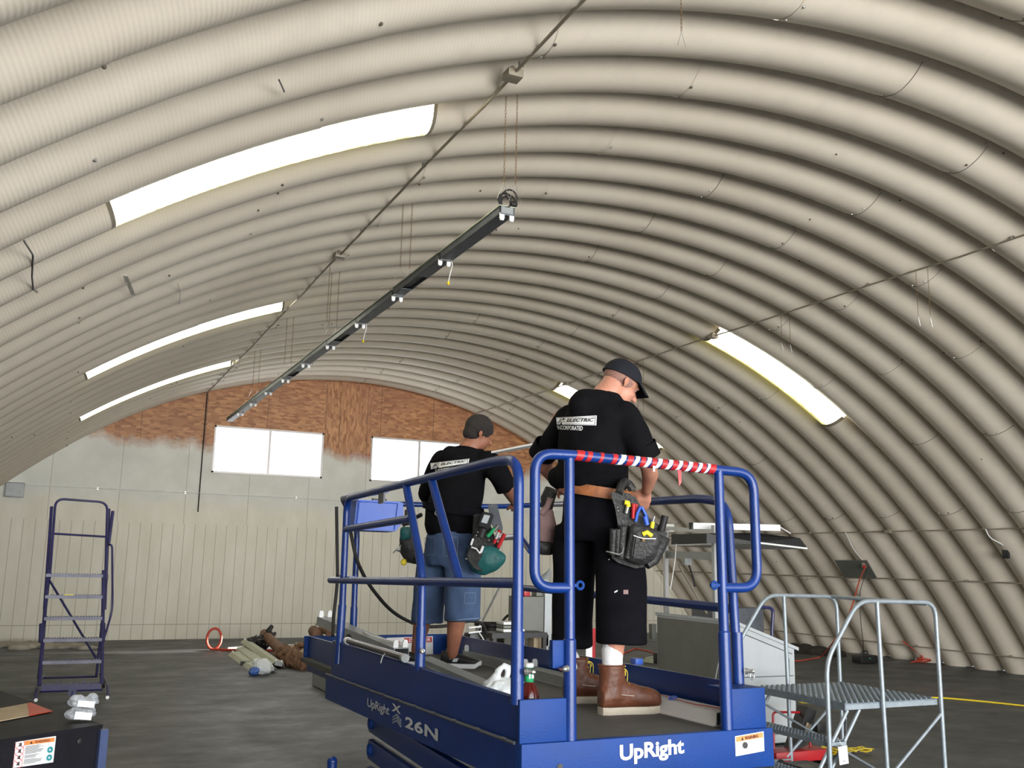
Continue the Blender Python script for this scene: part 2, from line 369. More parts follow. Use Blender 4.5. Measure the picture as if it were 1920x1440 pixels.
def text_on(name, body, m, parent, c00, c10, c01, bold=0, shear=0, off=.0015, thick=.001, sp=1):
    """writing fitted in the parallelogram c00 (bottom left), c10 (bottom right), c01 (top left)"""
    me = text_me(body, 1, 0, shear, bold, sp=sp)
    xs = [v.co.x for v in me.vertices]; ys = [v.co.y for v in me.vertices]; x0, x1, y0, y1 = min(xs), max(xs), min(ys), max(ys)
    c00, c10, c01 = V(c00), V(c10), V(c01); U, Vv = c10-c00, c01-c00; N = U.cross(Vv).normalized()
    for v in me.vertices: v.co = c00+U*((v.co.x-x0)/(x1-x0))+Vv*((v.co.y-y0)/(y1-y0))+N*off
    me.materials.clear(); me.materials.append(M[m]); o = bpy.data.objects.new(name, me); COL.objects.link(o); o.parent = parent
    return o
def apply_mods(o, mods):
    for typ, kw in mods:
        md = o.modifiers.new('m', typ)
        for k, v in kw.items(): setattr(md, k, v)
    dg = bpy.context.evaluated_depsgraph_get(); dg.update()
    me = bpy.data.meshes.new_from_object(o.evaluated_get(dg)); o.modifiers.clear(); old = o.data; o.data = me; bpy.data.meshes.remove(old)
    me.polygons.foreach_set('use_smooth', [True]*len(me.polygons)); return o
class ORG(MB):
    def cap(s, p, q, r1, r2=None, n=12):  # tapered capsule
        r2 = r1 if r2 is None else r2
        s.tube([p, q], [r1, r2], n); s.sph(p, r1, 10); s.sph(q, r2, 10); return s
    def chain(s, pts, rs, n=12):
        for i in range(len(pts)-1): s.cap(pts[i], pts[i+1], rs[i], rs[i+1], n)
        return s
    def ell(s, rings, side, front, n=20):  # rings: (centre, half-width, half-depth)
        side, front = V(side), V(front)
        return s.loft([[V(c)+side*a*cos(2*pi*k/n)+front*b*sin(2*pi*k/n) for k in range(n)] for c, a, b in rings])
    def grow(s, name, m, parent, vox=.012, smooth=4, wr=0, wsc=6, wst=(1, 1, 1)):
        o = s.build(name, m, parent)
        apply_mods(o, [('REMESH', dict(mode='VOXEL', voxel_size=vox, use_smooth_shade=True)), ('SMOOTH', dict(iterations=smooth, factor=.5))])
        if wr:
            for v, nn in [(v, v.normal.copy()) for v in o.data.vertices]:
                q = V((v.co.x*wst[0], v.co.y*wst[1], v.co.z*wst[2]))*wsc
                v.co += nn*(wr*(noise.noise(q)+.5*noise.noise(q*2.3)))
        o.data.materials.clear(); o.data.materials.append(M[m]); return o

# ================================================================ the building
def shell_patch(bm, uvl, rib, s0, s1, t0, t1, off, ns, nt_=14):
    g = []
    for j in range(nt_+1):
        u = j/nt_; u = .5-.5*cos(pi*u)  # closer rows at the creases
        t = t0+(t1-t0)*u; row = []
        for i in range(ns+1):
            s_ = s0+(s1-s0)*i/ns; x, z, a = arc(s_, ribo(t)+off)
            row.append((bm.verts.new((x, PH+PITCH*(rib+t), z)), s_, rib+t))
        g.append(row)
    for j in range(nt_):
        for i in range(ns):
            q = (g[j][i], g[j][i+1], g[j+1][i+1], g[j+1][i]); f = bm.faces.new([a[0] for a in q])
            for l, a in zip(f.loops, q): l[uvl].uv = (a[1], a[2])
            f.smooth = True
SKY = {9: (-5.72, -3.32), 19: (-5.72, -3.12), 26: (-5.70, -3.10), 17: (2.96, 5.50), 25: (2.96, 5.50)}
bm = bmesh.new(); uvl = bm.loops.layers.uv.new('UVMap')
R0, R1_ = -6, 31
for rib in range(R0, R1_+1):
    js = [-SMAX, -9.0, -5.9, -2.95, .15, 3.15, 6.1, 9.1, SMAX] if rib % 2 else [-SMAX, -7.4, -4.4, -1.4, 1.6, 4.6, 7.6, SMAX]
    if rib in SKY:
        a, b = SKY[rib]; js = [-SMAX, -8.6, a, b, 0.1, 3.1, 6.1, 9.1, SMAX] if a < 0 else [-SMAX, -9, -5.9, -2.9, .1, a, b, 8.6, SMAX]
    t1 = 1.0
    if PH+PITCH*(rib+1) > YB+.02: t1 = (YB+.02-PH)/PITCH-rib
    for k in range(len(js)-1):
        if rib in SKY and js[k] == SKY[rib][0]: continue
        lap = .0 if k == len(js)-2 else .05
        shell_patch(bm, uvl, rib, js[k], js[k+1]+lap*(1 if js[k+1] != SKY.get(rib, (9e9,))[0] else 0), 0, t1, .005*(k % 2), max(4, int((js[k+1]-js[k])/.22)))
me = bpy.data.meshes.new('ceiling'); bm.to_mesh(me); bm.free(); me.materials.append(M['shell'])
ceil = struct(bpy.data.objects.new('ceiling', me)); COL.objects.link(ceil)
# lap seams and their screws, part of the shell
sm = MB(); bt = MB(); dk = MB()
for rib in range(2, R1_+1):
    js = [-5.9, -2.95, .15, 3.15, 6.1, 9.1] if rib % 2 else [-7.4, -4.4, -1.4, 1.6, 4.6, 7.6]
    if rib in SKY: js = []
    for s_ in js:
        if s_ > 0:
            pts = []
            for k in range(11):
                t = .06+.86*k/10; x, z, a = arc(s_+.05+.006, ribo(t)+.006); pts.append((x, PH+PITCH*(rib+t), z))
            if PH+PITCH*(rib+.95) < YB: sm.tube(pts, .0028 if s_ > 0 else .0016, 4)
        for t in (.04, .35, .62, .90):
            ds = random.uniform(-.01, .01)
            if random.random() < (.85 if s_ > 0 else .6) and PH+PITCH*(rib+t) < YB-.03:
                x, z, a = arc(s_+.02+ds, ribo(t)+.008); (bt if random.random() < .45 else dk).sph((x, PH+PITCH*(rib+t), z), .011, 6)
for rib in range(2, 31):  # odd screws between the seams
    for q in range(4):
        s_ = random.uniform(-9, 9.5); t = random.choice((.05, .3, .95)); x, z, a = arc(s_, ribo(t)+.006); dk.sph((x, PH+PITCH*(rib+t), z), .009, 6)
sm.build('panel_seam', 'seam', ceil); bt.build('bright_screw', 'steel', ceil)['kind'] = 'stuff'; dk.build('dark_screw', 'seam', ceil)['kind'] = 'stuff'
LB = {9: 'largest and nearest of the three glowing roof panels on the left', 19: 'glowing roof panel on the left, the middle one of three', 26: 'thin glowing roof panel on the left, closest to the board end wall', 17: 'bright glowing roof panel high on the right side of the arch', 25: 'glowing roof panel on the right, half hidden behind the man in the cap'}
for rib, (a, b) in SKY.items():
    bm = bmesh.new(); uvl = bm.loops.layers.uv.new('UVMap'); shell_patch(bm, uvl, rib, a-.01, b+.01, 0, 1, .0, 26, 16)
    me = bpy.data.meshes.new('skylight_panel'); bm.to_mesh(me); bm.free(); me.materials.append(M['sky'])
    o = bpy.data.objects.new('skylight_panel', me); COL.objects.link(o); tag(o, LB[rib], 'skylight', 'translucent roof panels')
    for s_ in (a, b):
        MB().loft([[(arc(s_+d, ribo(k/10)+.004)[0], PH+PITCH*(rib+k/10), arc(s_+d, ribo(k/10)+.004)[1]) for k in range(11)] for d in (-.03, .03)], caps=False).build('end_lap', 'conduit', o)
# floor and the yard outside the open end
f = MB(); n = 24
f.quad((-9, -18, 0), (20, -18, 0), (20, YB+.4, 0), (-9, YB+.4, 0)); struct(f.build('floor', 'floor'))
# concrete kerb the arch stands on
k = MB()
for sg in (-1, 1):
    x, z, a = arc(sg*SMAX, 0); k.b2((x-.05 if sg > 0 else x-.30, R0*PITCH+PH, 0), (x+.30 if sg > 0 else x+.05, YB, .012))
struct(k.build('trim_1', 'floor'))
# end wall with two window openings
WIN = [(2.67, 4.92, 3.25, 4.21), (5.96, 8.18, 3.25, 4.22)]
bm = bmesh.new()
def topz(x):
    lo, hi = 0, SMAX
    d = abs(x-XC)
    for _ in range(40):
        m_ = (lo+hi)/2
        if abs(arc(m_)[0]-XC) < d: lo = m_
        else: hi = m_
    return max(0.001, arc(lo, .0)[1])
xs = sorted(set([-3.5+i*.3 for i in range(60)]+[w_[0] for w_ in WIN]+[w_[1] for w_ in WIN])); xs = [x for x in xs if -3.5 <= x <= 14.35]+[14.35]
def wq(x0, x1, z0, z1, z0b=None, z1b=None):
    z0b = z0 if z0b is None else z0b; z1b = z1 if z1b is None else z1b
    for y, fl in ((YB, 1), (YB+.02, 0)):
        vs = [bm.verts.new((x0, y, z0)), bm.verts.new((x1, y, z0b)), bm.verts.new((x1, y, z1b)), bm.verts.new((x0, y, z1))]
        bm.faces.new(vs if fl else vs[::-1])
for x0, x1 in zip(xs, xs[1:]):
    if x1-x0 < 1e-4: continue
    xm = (x0+x1)/2; hole = [w_ for w_ in WIN if w_[0] <= xm <= w_[1]]; za, zb = topz(x0)+.04, topz(x1)+.04
    if hole:
        wq(x0, x1, 0, hole[0][2]); wq(x0, x1, hole[0][3], za, hole[0][3], zb)
        for z in hole[0][2:4]: bm.faces.new([bm.verts.new(p) for p in ((x0, YB, z), (x1, YB, z), (x1, YB+.12, z), (x0, YB+.12, z))])
    else: wq(x0, x1, 0, za, 0, zb)
me = bpy.data.meshes.new('wall_back'); bm.to_mesh(me); bm.free(); me.materials.append(M['wall'])
o = bpy.data.objects.new('wall_back', me); COL.objects.link(o); struct(o)
tr = MB(); tr.b2((2.5, YB-.005, .0), (2.50, YB, .1))
tr.bm.free()
for i, (x0, x1, z0, z1) in enumerate(WIN):
    r = bpy.data.objects.new('window_%d' % (i+1), None); COL.objects.link(r); r.location = (0, 0, 0); struct(r)
    fm = MB(); t = .035; y0, y1 = YB-.012, YB+.06
    fm.b2((x0, y0, z0), (x1, y1, z0+t)); fm.b2((x0, y0, z1-t), (x1, y1, z1)); fm.b2((x0, y0, z0), (x0+t, y1, z1)); fm.b2((x1-t, y0, z0), (x1, y1, z1))
    fm.b2(((x0+x1)/2-.02, y0+.01, z0), ((x0+x1)/2+.02, y1, z1)); fm.build('window_frame', 'frame', r, smooth=False)
    for a, b in ((x0+t, (x0+x1)/2-.02), ((x0+x1)/2+.02, x1-t)):
        MB().b2((a, YB+.02, z0+t), (b, YB+.026, z1-t)).build('pane', 'glass', r, smooth=False)
struct(MB().b2((-3.5, YB-.012, 0), (14.3, YB-.002, .05)).build('baseboard_back', 'wall', smooth=False))

# ---------------------------------------------------------------- conduits, junction boxes and hanging chains
def surf(s_, y, off=None):
    t = ((y-PH)/PITCH) % 1.0
    x, z, a = arc(s_, (ribo(t) if off is None else off)); return V((x, y, z))
CO = .135
def conduit(label, s_, y0, y1, boxes=(), r=.011, off=CO, knots=1, wob=.012):
    t = thing('ceiling_conduit', label, 'conduit', 'pipes run along the arch', loc=surf(s_, (y0+y1)/2, off))
    L0 = t.location.copy(); pts = []; n = int((y1-y0)/.61)
    for i in range(n+1):
        y = y0+(y1-y0)*i/n; pts.append(surf(s_+wob*sin(i*1.3)*.6, y, off-.008*abs(sin(i*2.1)))-L0)
    MB().tube(pts, r, 8).build('pipe', 'conduit', t)
    for y in boxes:
        p = surf(s_, y, off)-L0; b = MB(); b.box(p, (.11, .11, .055), bev=.006); b.lathe([(.02, .03), (.02, .06)], p, 10); b.build('junction_box', 'conduit', t)
    if knots:
        c = MB()
        for i in range(2, n, 3): c.box(pts[i]+V((0, 0, .012)), (.035, .02, .03))
        c.build('pipe_strap', 'steel', t)
    return t
conduit('bare pipe with boxes along the left of the ridge, edge of the left glowing panels', -3.06, 2.2, 20.0, (5.4, 9.8, 16.5))
conduit('thin pipe high on the right of the arch, running above the glowing panels', 2.93, 3.0, 20.0, (11.0, 15.4))
conduit('pipe at waist height of the right arch wall, level with the canopy rack', 7.97, 7.0, 19.9, (11.9, 9.3), .009, wob=.0)
conduit('stiff pipe below the wall plate on the right arch wall', 9.05, 6.0, 19.9, (), .012, wob=0)
conduit('rusty thin pipe just above the floor along the right arch wall', 10.55, 6.0, 19.9, (), .009, off=CO+.01, wob=.004)
def chain_mesh(h, wire=.13, spread=.05):
    b = MB(); n = int((h-wire)/.026)
    for i in range(n):  # links turned a quarter each
        z = -.013-i*.026; ax = V((1, 0, 0)) if i % 2 else V((0, 1, 0)); u = V((0, 1, 0)) if i % 2 else V((1, 0, 0))
        pts = [V((0, 0, z))+u*.0055*cos(a)+V((0, 0, 1))*.016*sin(a) for a in [k*pi/4 for k in range(8)]]; b.tube(pts, .0017, 4, closed=True)
    w_ = MB(); w_.tube([(0, 0, -h+wire), (-spread, 0, -h)], .0016, 5); w_.tube([(0, 0, -h+wire), (spread, 0, -h)], .0016, 5)
    return b, w_
def chain(label, x, y, z1, h, wire=.13, spread=.05, g='chains that carried the strip lights'):
    b, w_ = chain_mesh(h, wire, spread); t = thing('hanging_chain', label, 'chain', g, loc=(x, y, z1)); b.build('chain_links', 'rust', t); w_.build('wire_hook', 'steel', t); return t
FX, FZ = 2.66, 4.05      # the row of strip lights
topz_ = lambda x: 0
def ceil_z(x):
    lo, hi = -SMAX, SMAX
    for _ in range(40):
        m_ = (lo+hi)/2
        if arc(m_)[0] < x: lo = m_
        else: hi = m_
    return arc(lo, .02)[1]
fy = [5.88+1.225*i for i in range(11)]
WH = ['nearest end', 'second joint', 'third joint', 'fourth joint', 'fifth joint', 'sixth joint', 'seventh joint', 'eighth joint', 'ninth joint']
for y, nm in ((fy[0], 'nearest end'), (fy[2]-.15, 'third lampholder joint'), (fy[4], 'middle'), (fy[6], 'seventh lampholder joint'), (fy[8], 'far end')):
    for dx, sd in ((-.035, 'left'), (.055, 'right')):
        zt = ceil_z(FX+dx)+.03; chain('rusty %s chain hanging over the %s of the strip light row' % (sd, nm), FX+dx, y, zt, zt-FZ-.10)
# spare chains on the right pipe
for y, nm in ((7.35, 'nearest pair on the right pipe, over open floor'), (9.55, 'pair beside the right glowing panel'), (13.0, 'pair right of the man in the cap')):
    for d, sd in ((-.0, 'left'), (.16, 'right')):
        p = surf(2.93, y-d, CO); chain('%s chain of the %s' % (sd, nm), p.x, p.y, p.z, {7.35: .62, 9.55: .48, 13.0: .9}[y]+d*.3, .1, .025, 'empty chains on the right pipe')
p = at(1277, 2, 2, 5.0); chain('lone chain hanging from the roof at the top right of the fixture row', p.x, p.y, 5.32, .62, .1, .03, 'empty chains on the right pipe')
p = surf(-3.06, 10.2, CO); chain('thin chain hanging from the left pipe above the strip lights', p.x, p.y, p.z, .75, .1, .02, 'empty chains on the left pipe')
# loose straps and wires on the left of the roof
def roofbit(label, name, pxs, mtl, r, flat=False, cat='wire', g='bits of wire and strap left on the roof'):
    s0 = None; P = []
    for px in pxs:
        d = ray(px); best = None
        for i in range(2200):
            s_ = -11+i*.01; x, z, a = arc(s_, .13); c_ = (x-CAM.x)*d.z-(z-CAM.z)*d.x
            if best is None: best = (abs(c_), s_)
            if abs(c_) < best[0] and ((x-CAM.x)*d.x+(z-CAM.z)*d.z) > 0: best = (abs(c_), s_)
        x, z, a = arc(best[1], .14); k_ = ((x-CAM.x)*d.x+(z-CAM.z)*d.z)/(d.x**2+d.z**2); P.append(CAM+d*k_)
    b = MB()
    if flat:
        for p, q in zip(P, P[1:]): b.bar(p, q, .035, .004)
    else: b.tube(P, r, 6, fil=.03)
    tag(b.build(name, mtl), label, cat, g)
roofbit('bent black wire hanging low on the left side of the roof', 'loose_wire', ((45, 452), (62, 478), (60, 520), (63, 543), (70, 548)), 'black', .006)
roofbit('flat grey metal strap hanging under the left roof', 'metal_strap', ((235, 517), (250, 553)), 'steel', .01, True, 'strap')
roofbit('short wire with hook beside the flat strap on the left roof', 'loose_wire', ((333, 530), (338, 548), (337, 570)), 'steel', .004)
roofbit('short dark wire stub hanging near the top left roof screws', 'loose_wire', ((523, 150), (527, 158), (533, 172)), 'black', .005)
# a dark conduit drops down the end wall beside window one; chain lines on OSB
b = MB(); b.tube([(2.47, YB-.03, 5.30), (2.47, YB-.03, 2.45)], .011, 8); tag(b.build('wall_conduit', 'rubber'), 'thin dark vertical rod down the end wall left of the windows', 'conduit')
t = thing('wall_conduit', 'pale horizontal pipe on the painted end wall below the windows', 'conduit', loc=(0, YB-.03, 2.8))
MB().tube([(-.64, 0, .03), (3.6, 0, .02), (7, 0, .0), (12.4, 0, -.02)], .010, 8).build('pipe', 'whitem', t)
c = MB()
for x in (.6, 2.2, 4.4, 6.5): c.box((x, .01, .02), (.03, .03, .05))
c.build('pipe_strap', 'steel', t)
b = MB(); b.b2((-.97, YB-.12, 2.59), (-.65, YB-.001, 2.86), .01); b.b2((-.95, YB-.13, 2.61), (-.67, YB-.12, 2.84)); tag(b.build('junction_box', 'greym'), 'square grey electrical box on the far left of the end wall', 'electrical box')
b = MB(); b.b2((5.42, YB-.10, 2.52), (5.68, YB-.001, 2.82), .008); tag(b.build('junction_box', 'greym'), 'small grey box on the end wall just left of the standing man in jean shorts', 'electrical box')
# small things on the right arch wall
def wallpt(px, py, off=.13):
    d = ray((px, py)); best = (9e9, 0)
    for i in range(1100):
        s_ = i*.01; x, z, a = arc(s_, off)
        c_ = abs((x-CAM.x)*d.z-(z-CAM.z)*d.x)
        if c_ < best[0]: best = (c_, s_)
    x, z, a = arc(best[1], off); k_ = ((x-CAM.x)*d.x+(z-CAM.z)*d.z)/(d.x**2+d.z**2); return CAM+d*k_, best[1], a
q = [wallpt(*p, .15)[0] for p in ((1565, 1051), (1625, 1051), (1644, 1084), (1583, 1083))]
nrm = (q[1]-q[0]).cross(q[3]-q[0]).normalized()
tag(MB().prism(q, nrm*.012).build('backing_board', 'cabdk'), 'flat pale board screwed to the right arch wall behind the red cord', 'board')
p0 = wallpt(1620, 1060, .17)[0]
t = thing('power_outlet', 'outlet hanging on the pale board of the arch wall, red cord plugged in', 'outlet', loc=p0)
MB().box((0, 0, 0), (.07, .05, .09), bev=.006).build('outlet_box', 'conduit', t); MB().box((-.03, -.03, -.02), (.05, .04, .05), bev=.01).build('plug', 'red', t)
a = wallpt(1585, 998, .14)[0]; m_ = wallpt(1600, 1030, .18)[0]
tag(MB().tube([a, m_, p0+V((0, 0, .06))], .008, 6, fil=.1).build('flexible_conduit', 'whitem'), 'pale flex dropping from the wall pipe to the outlet with the red cord', 'conduit')
pts = [p0+V((-.03, -.05, -.04))]+[W(x, y, d) for x, y, d in ((1612, 1085, 15.9), (1600, 1130, 15.3), (1585, 1168, 14.8), (1562, 1205, 14.6))]+[at(1540, 1232, 2, .02), at(1500, 1239, 2, .015), at(1486, 1239, 2, .012)]
tag(MB().tube(pts, .011, 7, fil=.3).build('extension_cord', 'redcord'), 'red extension cord drooping from the arch wall outlet to the floor', 'cord')
pts = [p0+V((.02, -.05, -.04)), W(1612, 1110, 15.6), W(1613, 1160, 15.2), W(1618, 1200, 14.9), at(1620, 1235, 2, .12)]
tag(MB().tube(pts, .005, 6, fil=.2).build('power_lead', 'rubber'), 'thin dark lead from the wall outlet down to the black charger', 'cord')
p = at(1622, 1243, 2, 0); t = thing('battery_charger', 'small black box with a handle on the floor by the right arch wall', 'charger', loc=p)
MB().box((0, 0, .07), (.40, .22, .13), bev=.02).build('case', 'black', t); MB().tube([(-.07, 0, .13), (-.06, 0, .2), (.06, 0, .2), (.07, 0, .13)], .012, 6, fil=.03).build('handle', 'rubber', t); MB().box((0, -.115, .09), (.03, .01, .02)).build('indicator_light', 'green', t)
p = at(1735, 1243, 2, 0); b = MB()
for k_ in range(4): b.torus(p+V((.05*k_-.05, .03*k_, .03+.02*k_)), .13-.015*k_, .011, (.25*sin(k_*2), .3*cos(k_), 1), 18, 6)
b.tube([p+V((-.35, 0, .02)), p+V((-.1, .02, .05)), p+V((.02, .05, .10)), p+V((-.15, .35, .35))], .012, 6, fil=.1); tag(b.build('coiled_cord', 'redcord'), 'small red cord heaped at the foot of the right arch wall', 'cord')
p, s_, a = wallpt(1886, 1037, .14); b = MB(); b.box(p, (.05, .10, .16), bev=.01); tag(b.build('power_outlet', 'black'), 'small black outlet on the arch wall at the right edge of the photo', 'outlet')
a_ = wallpt(1848, 992, .15)[0]; b_ = wallpt(1878, 1020, .15)[0]
tag(MB().tube([a_, wallpt(1855, 1008, .2)[0], b_, p+V((0, 0, .08))], .009, 6, fil=.12).build('flexible_conduit', 'whitem'), 'pale curled flex from the wall pipe to the black outlet at right', 'conduit')
b = MB()
for i in range(26):
    q = at(1435+i*5.2, 1219+i*.55, 2, 0); b.sph(q+V((.25, .25, .02)), (.22, .22, random.uniform(.05, .17)), 8)
o = b.build('dirt_heap', 'dirt'); apply_mods(o, [('REMESH', dict(mode='VOXEL', voxel_size=.04))]); tag(o, 'low dark heap of dirt and rags at the foot of the arch wall', 'dirt', kind='stuff'); o.data.materials.clear(); o.data.materials.append(M['dirt'])

# ---------------------------------------------------------------- the row of strip lights
def lampholder(parent, p, h=.055, w_=.034, up=-1, name='lampholder', rot=0):
    b = MB(); z0, z1 = (0, up*h)
    x, y, z = p; a = V((cos(rot), sin(rot), 0)); n = V((-sin(rot), cos(rot), 0))
    pts = [V(p)+a*q+V((0, 0, r_*up*h)) for q, r_ in ((-w_/2, 0), (w_/2, 0), (w_/2, .7), (w_*.3, 1), (-w_*.3, 1), (-w_/2, .7))]
    b.prism([q-n*.007 for q in pts], n*.014); b.lathe([(.008, -.009), (.008, .009)], V(p)+V((0, 0, up*h*.65)), 10, axis=n)
    return b.build(name, 'lamp', parent, smooth=False)
def strip(parent_mtx, label, length=1.22, open_=False):
    t = thing('strip_light_fixture', label, 'light fixture', 'strip lights hung end to end from the roof', mtx=parent_mtx)
    w_, h = .105, .055; b = MB()
    # inverted trough: two sides and a bottom plate
    b.b2((-w_/2, 0, 0), (-w_/2+.004, length, h)); b.b2((w_/2-.004, 0, 0), (w_/2, length, h)); b.b2((-w_/2, .002, -.001), (w_/2, length-.002, .004) if not open_ else (w_/2, length*.45, .004))
    if open_: b.b2((-w_/2, length*.8, -.001), (w_/2, length-.002, .004)); b.b2((-.03, length*.45, .02), (.03, length*.8, .045))
    b.build('channel', 'fixdk', t, smooth=False)
    MB().b2((-w_/2-.012, 0, h), (w_/2+.012, length, h+.006)).build('top_plate', 'fixtop', t, smooth=False)
    for y in (.008, length-.02):
        MB().b2((-w_/2, y, -.004), (w_/2, y+.012, h)).build('end_plate', 'greym', t, smooth=False)
    for x in (-.037, .037): lampholder(t, (x, .016, .008))
    return t
N = ['nearest strip light of the hanging row, with a wad of black wire on its end', 'second hanging strip light, its cover open and wire dangling at its near end', 'third strip light of the hanging row', 'fourth strip light of the row, above the short dangling wire', 'fifth strip light of the hanging row', 'sixth strip light of the hanging row', 'seventh strip light of the hanging row', 'eighth strip light, over the left window edge', 'ninth strip light, farthest but one in the hanging row', 'last strip light of the row, ending at the first window']
for i in range(10):
    strip(Matrix.Translation((FX, fy[i], FZ+.005*sin(i*2))), N[i], 1.215, i in (1, 3, 5))
b = MB()
for k_ in range(5): b.torus((FX+random.uniform(-.02, .03), fy[0]+.03, FZ+.09+.008*k_), .045+.006*k_, .006, (random.uniform(-.4, .4), 1, random.uniform(-.5, .5)), 14, 5)
b.sph((FX+.05, fy[0]+.01, FZ+.085), (.03, .025, .025), 8)
tag(b.build('wire_bundle', 'rubber'), 'coil of black wire stuffed on the near end of the strip light row', 'wire')
for i, nm in ((1, 'nearer'), (3, 'farther')):
    p = V((FX+.06, fy[i]+.02, FZ)); t = thing('pigtail_wire', '%s dangling white wire with a yellow wire nut under the strip lights' % nm, 'wire', 'pigtails', loc=p)
    MB().tube([(0, 0, .02), (.015, 0, -.02), (-.005, 0, -.10), (-.02, -.01, -.17)], .004, 6, fil=.04).build('wire', 'whitem', t)
    MB().lathe([(.004, 0), (.013, .012), (.009, .032), (.003, .036)], (-.02, -.01, -.20), 8).build('wire_nut', 'yellow', t)

# ================================================================ the scissor lift
def lthing(name, label, cat, group=None): return thing(name, label, cat, group, mtx=LM)
lift = lthing('scissor_lift', 'blue scissor lift with open guard rails on which both men stand', 'scissor lift')
PR = .0212
DL, DE = 2.9, 4.3   # length of the main deck and of the slid-out deck
def ra(b): return 1.13+.055*b   # right edge
MB().prism([(0, 0, -.03), (1.12, 0, -.03), (ra(DL), DL, -.03), (ra(DE), DE, -.03), (.12, DE, -.03), (.06, DL, -.03), (0, DL, -.03)], (0, 0, .03)).build('deck', 'deck', lift, smooth=False)
MB().b2((.02, .9, .0005), (1.16, .903, .0012)).build('deck_joint', 'black', lift)
MB().b2((-.03, -.03, -.15), (1.145, .012, .004), .006).build('end_beam', 'blue2', lift)
b = MB(); b.b2((-.03, .012, -.15), (.0, DL, .0)); b.build('side_beam', 'blue', lift, smooth=False)
b = MB(); b.prism([(1.13, .012, -.15), (1.16, .012, -.15), (ra(DL)+.03, DL, -.15), (ra(DL), DL, -.15)], (0, 0, .15)); b.build('side_beam', 'blue', lift, smooth=False)
b = MB(); b.tube([(-.03, .03, .0), (-.03, DL, .0)], .007, 6)
for i in range(11): b.sph((-.034, .12+i*.26, .004), (.007, .03, .007), 6)
b.build('weld_lip', 'fixdk', lift)
b = MB(); b.prism([(-.012, .03, .0), (-.012, DL-.05, .0), (-.012, DL-.05, .205), (-.012, .03, .155)], (.012, 0, 0)); b.tube([(-.006, .03, .157), (-.006, DL-.05, .207)], .008, 6); b.build('toe_board', 'blue', lift, smooth=False)
b = MB(); b.prism([(1.13, .2, .0), (ra(DL), DL, .0), (ra(DL), DL, .165), (1.13, .2, .165)], (.014, 0, 0)); b.build('toe_board', 'blue', lift, smooth=False)
b = MB(); b.prism([(ra(2.75)-.03, 2.75, .0), (ra(DE)-.02, DE, .0), (ra(DE)-.02, DE, .16), (ra(2.75)-.03, 2.75, .16)], (.014, 0, 0)); b.build('toe_board', 'blue', lift, smooth=False)
b = MB(); b.b2((.14, DE-.015, .0), (ra(DE)-.02, DE, .16)); b.build('toe_board', 'blue2', lift, smooth=False)
b = MB(); b.prism([(.12, DL-.3, -.10), (.17, DE, -.10), (.17, DE, .16), (.12, DL-.3, .16)], (.014, 0, 0)); b.build('toe_board', 'blue', lift, smooth=False)
def danger():
    p = lambda x, y: L(x, y, 1, DE-.017)
    c = [p(725, 1234), p(812, 1230), p(725, 1196)]; e = MB(); U = c[1]-c[0]; Vv = c[2]-c[0]; e.quad(c[0], c[1], c[1]+Vv, c[2]); s_ = e.build('danger_sticker', 'white', lift)
    P = lambda u, v, o=.001: c[0]+U*u+Vv*v+V((0, -o, 0))
    MB().quad(P(.37, .70), P(.98, .70), P(.98, .96), P(.37, .96)).build('red_band', 'redink', s_)
    text_on('lettering', 'DANGER', 'white', s_, P(.48, .75, .0015), P(.95, .75, .0015), P(.48, .91, .0015), bold=.02)
    k = MB(); k.tube([P(.18, .5)+(U.normalized()*cos(a)+Vv.normalized()*sin(a))*.055 for a in [i*pi/9 for i in range(18)]], .004, 5, closed=True); k.tube([P(.08, .78), P(.28, .22)], .004, 5); k.build('pictogram_ring', 'redink', s_)
    k = MB(); k.sph(P(.18, .66), (.01, .003, .012), 8); k.tube([P(.18, .6), P(.18, .4), P(.14, .25)], .008, 5); k.build('pictogram_figure', 'ink', s_)
danger()
# corner boxes
b = MB(); b.b2((-.03, -.012, .0), (.185, .008, .16), .004); b.b2((-.03, .0, .15), (-.012, .05, .158)); b.build('corner_plate', 'blue2', lift)
b = MB(); b.b2((.95, -.012, .0), (1.125, .008, .165), .004); b.b2((.95, .0, .155), (1.125, .16, .165)); b.b2((1.115, .0, .0), (1.125, .16, .165)); b.build('corner_plate', 'blue2', lift)
# posts
def post(a, b_, z0, zs, z1, name='post'):
    m = MB(); m.tube([(a, b_, z0), (a, b_, z1)], PR, 14); m.tube([(a, b_, z0), (a, b_, zs)], PR+.0045, 14); m.lathe([(PR+.0045, zs), (PR+.001, zs+.006)], (a, b_, 0), 14)
    return m.build(name, 'blue', lift)
post(.19, .0, .0, .375, 1.09, 'gate_post'); post(.93, .0, .0, .395, 1.08, 'gate_post')
b = MB(); b.b2((.115, .0, .27), (.17, .03, .375), .003); b.build('hinge_block', 'blue2', lift)
def loop(pts, name='guard_rail', r=PR, fil=.12, fn=8, m='blue'): return MB().tube(pts, r, 14, fil=fil, fn=fn).build(name, m, lift)
# D-shaped loops at both sides of the gate and the bar that joins them
loop([(.19, 0, .575), (.035, 0, .575), (.035, 0, 1.10), (.19, 0, 1.105), (.93, 0, 1.085), (1.118, 0, 1.08), (1.118, 0, .58), (.93, 0, .58)], 'gate_rail', fil=.115)
for a, z in ((.235, .585), (.885, .59)):
    k = MB(); k.torus((a, -.005, z), .0145, .006, (0, 1, 0), 16, 8); k.bar((a-.02, -.005, z) if a > .5 else (a+.02-.04, -.005, z), (a+.025, -.005, z) if a > .5 else (a-.03, -.005, z), .012); k.build('chain_eye', 'blue2', lift)
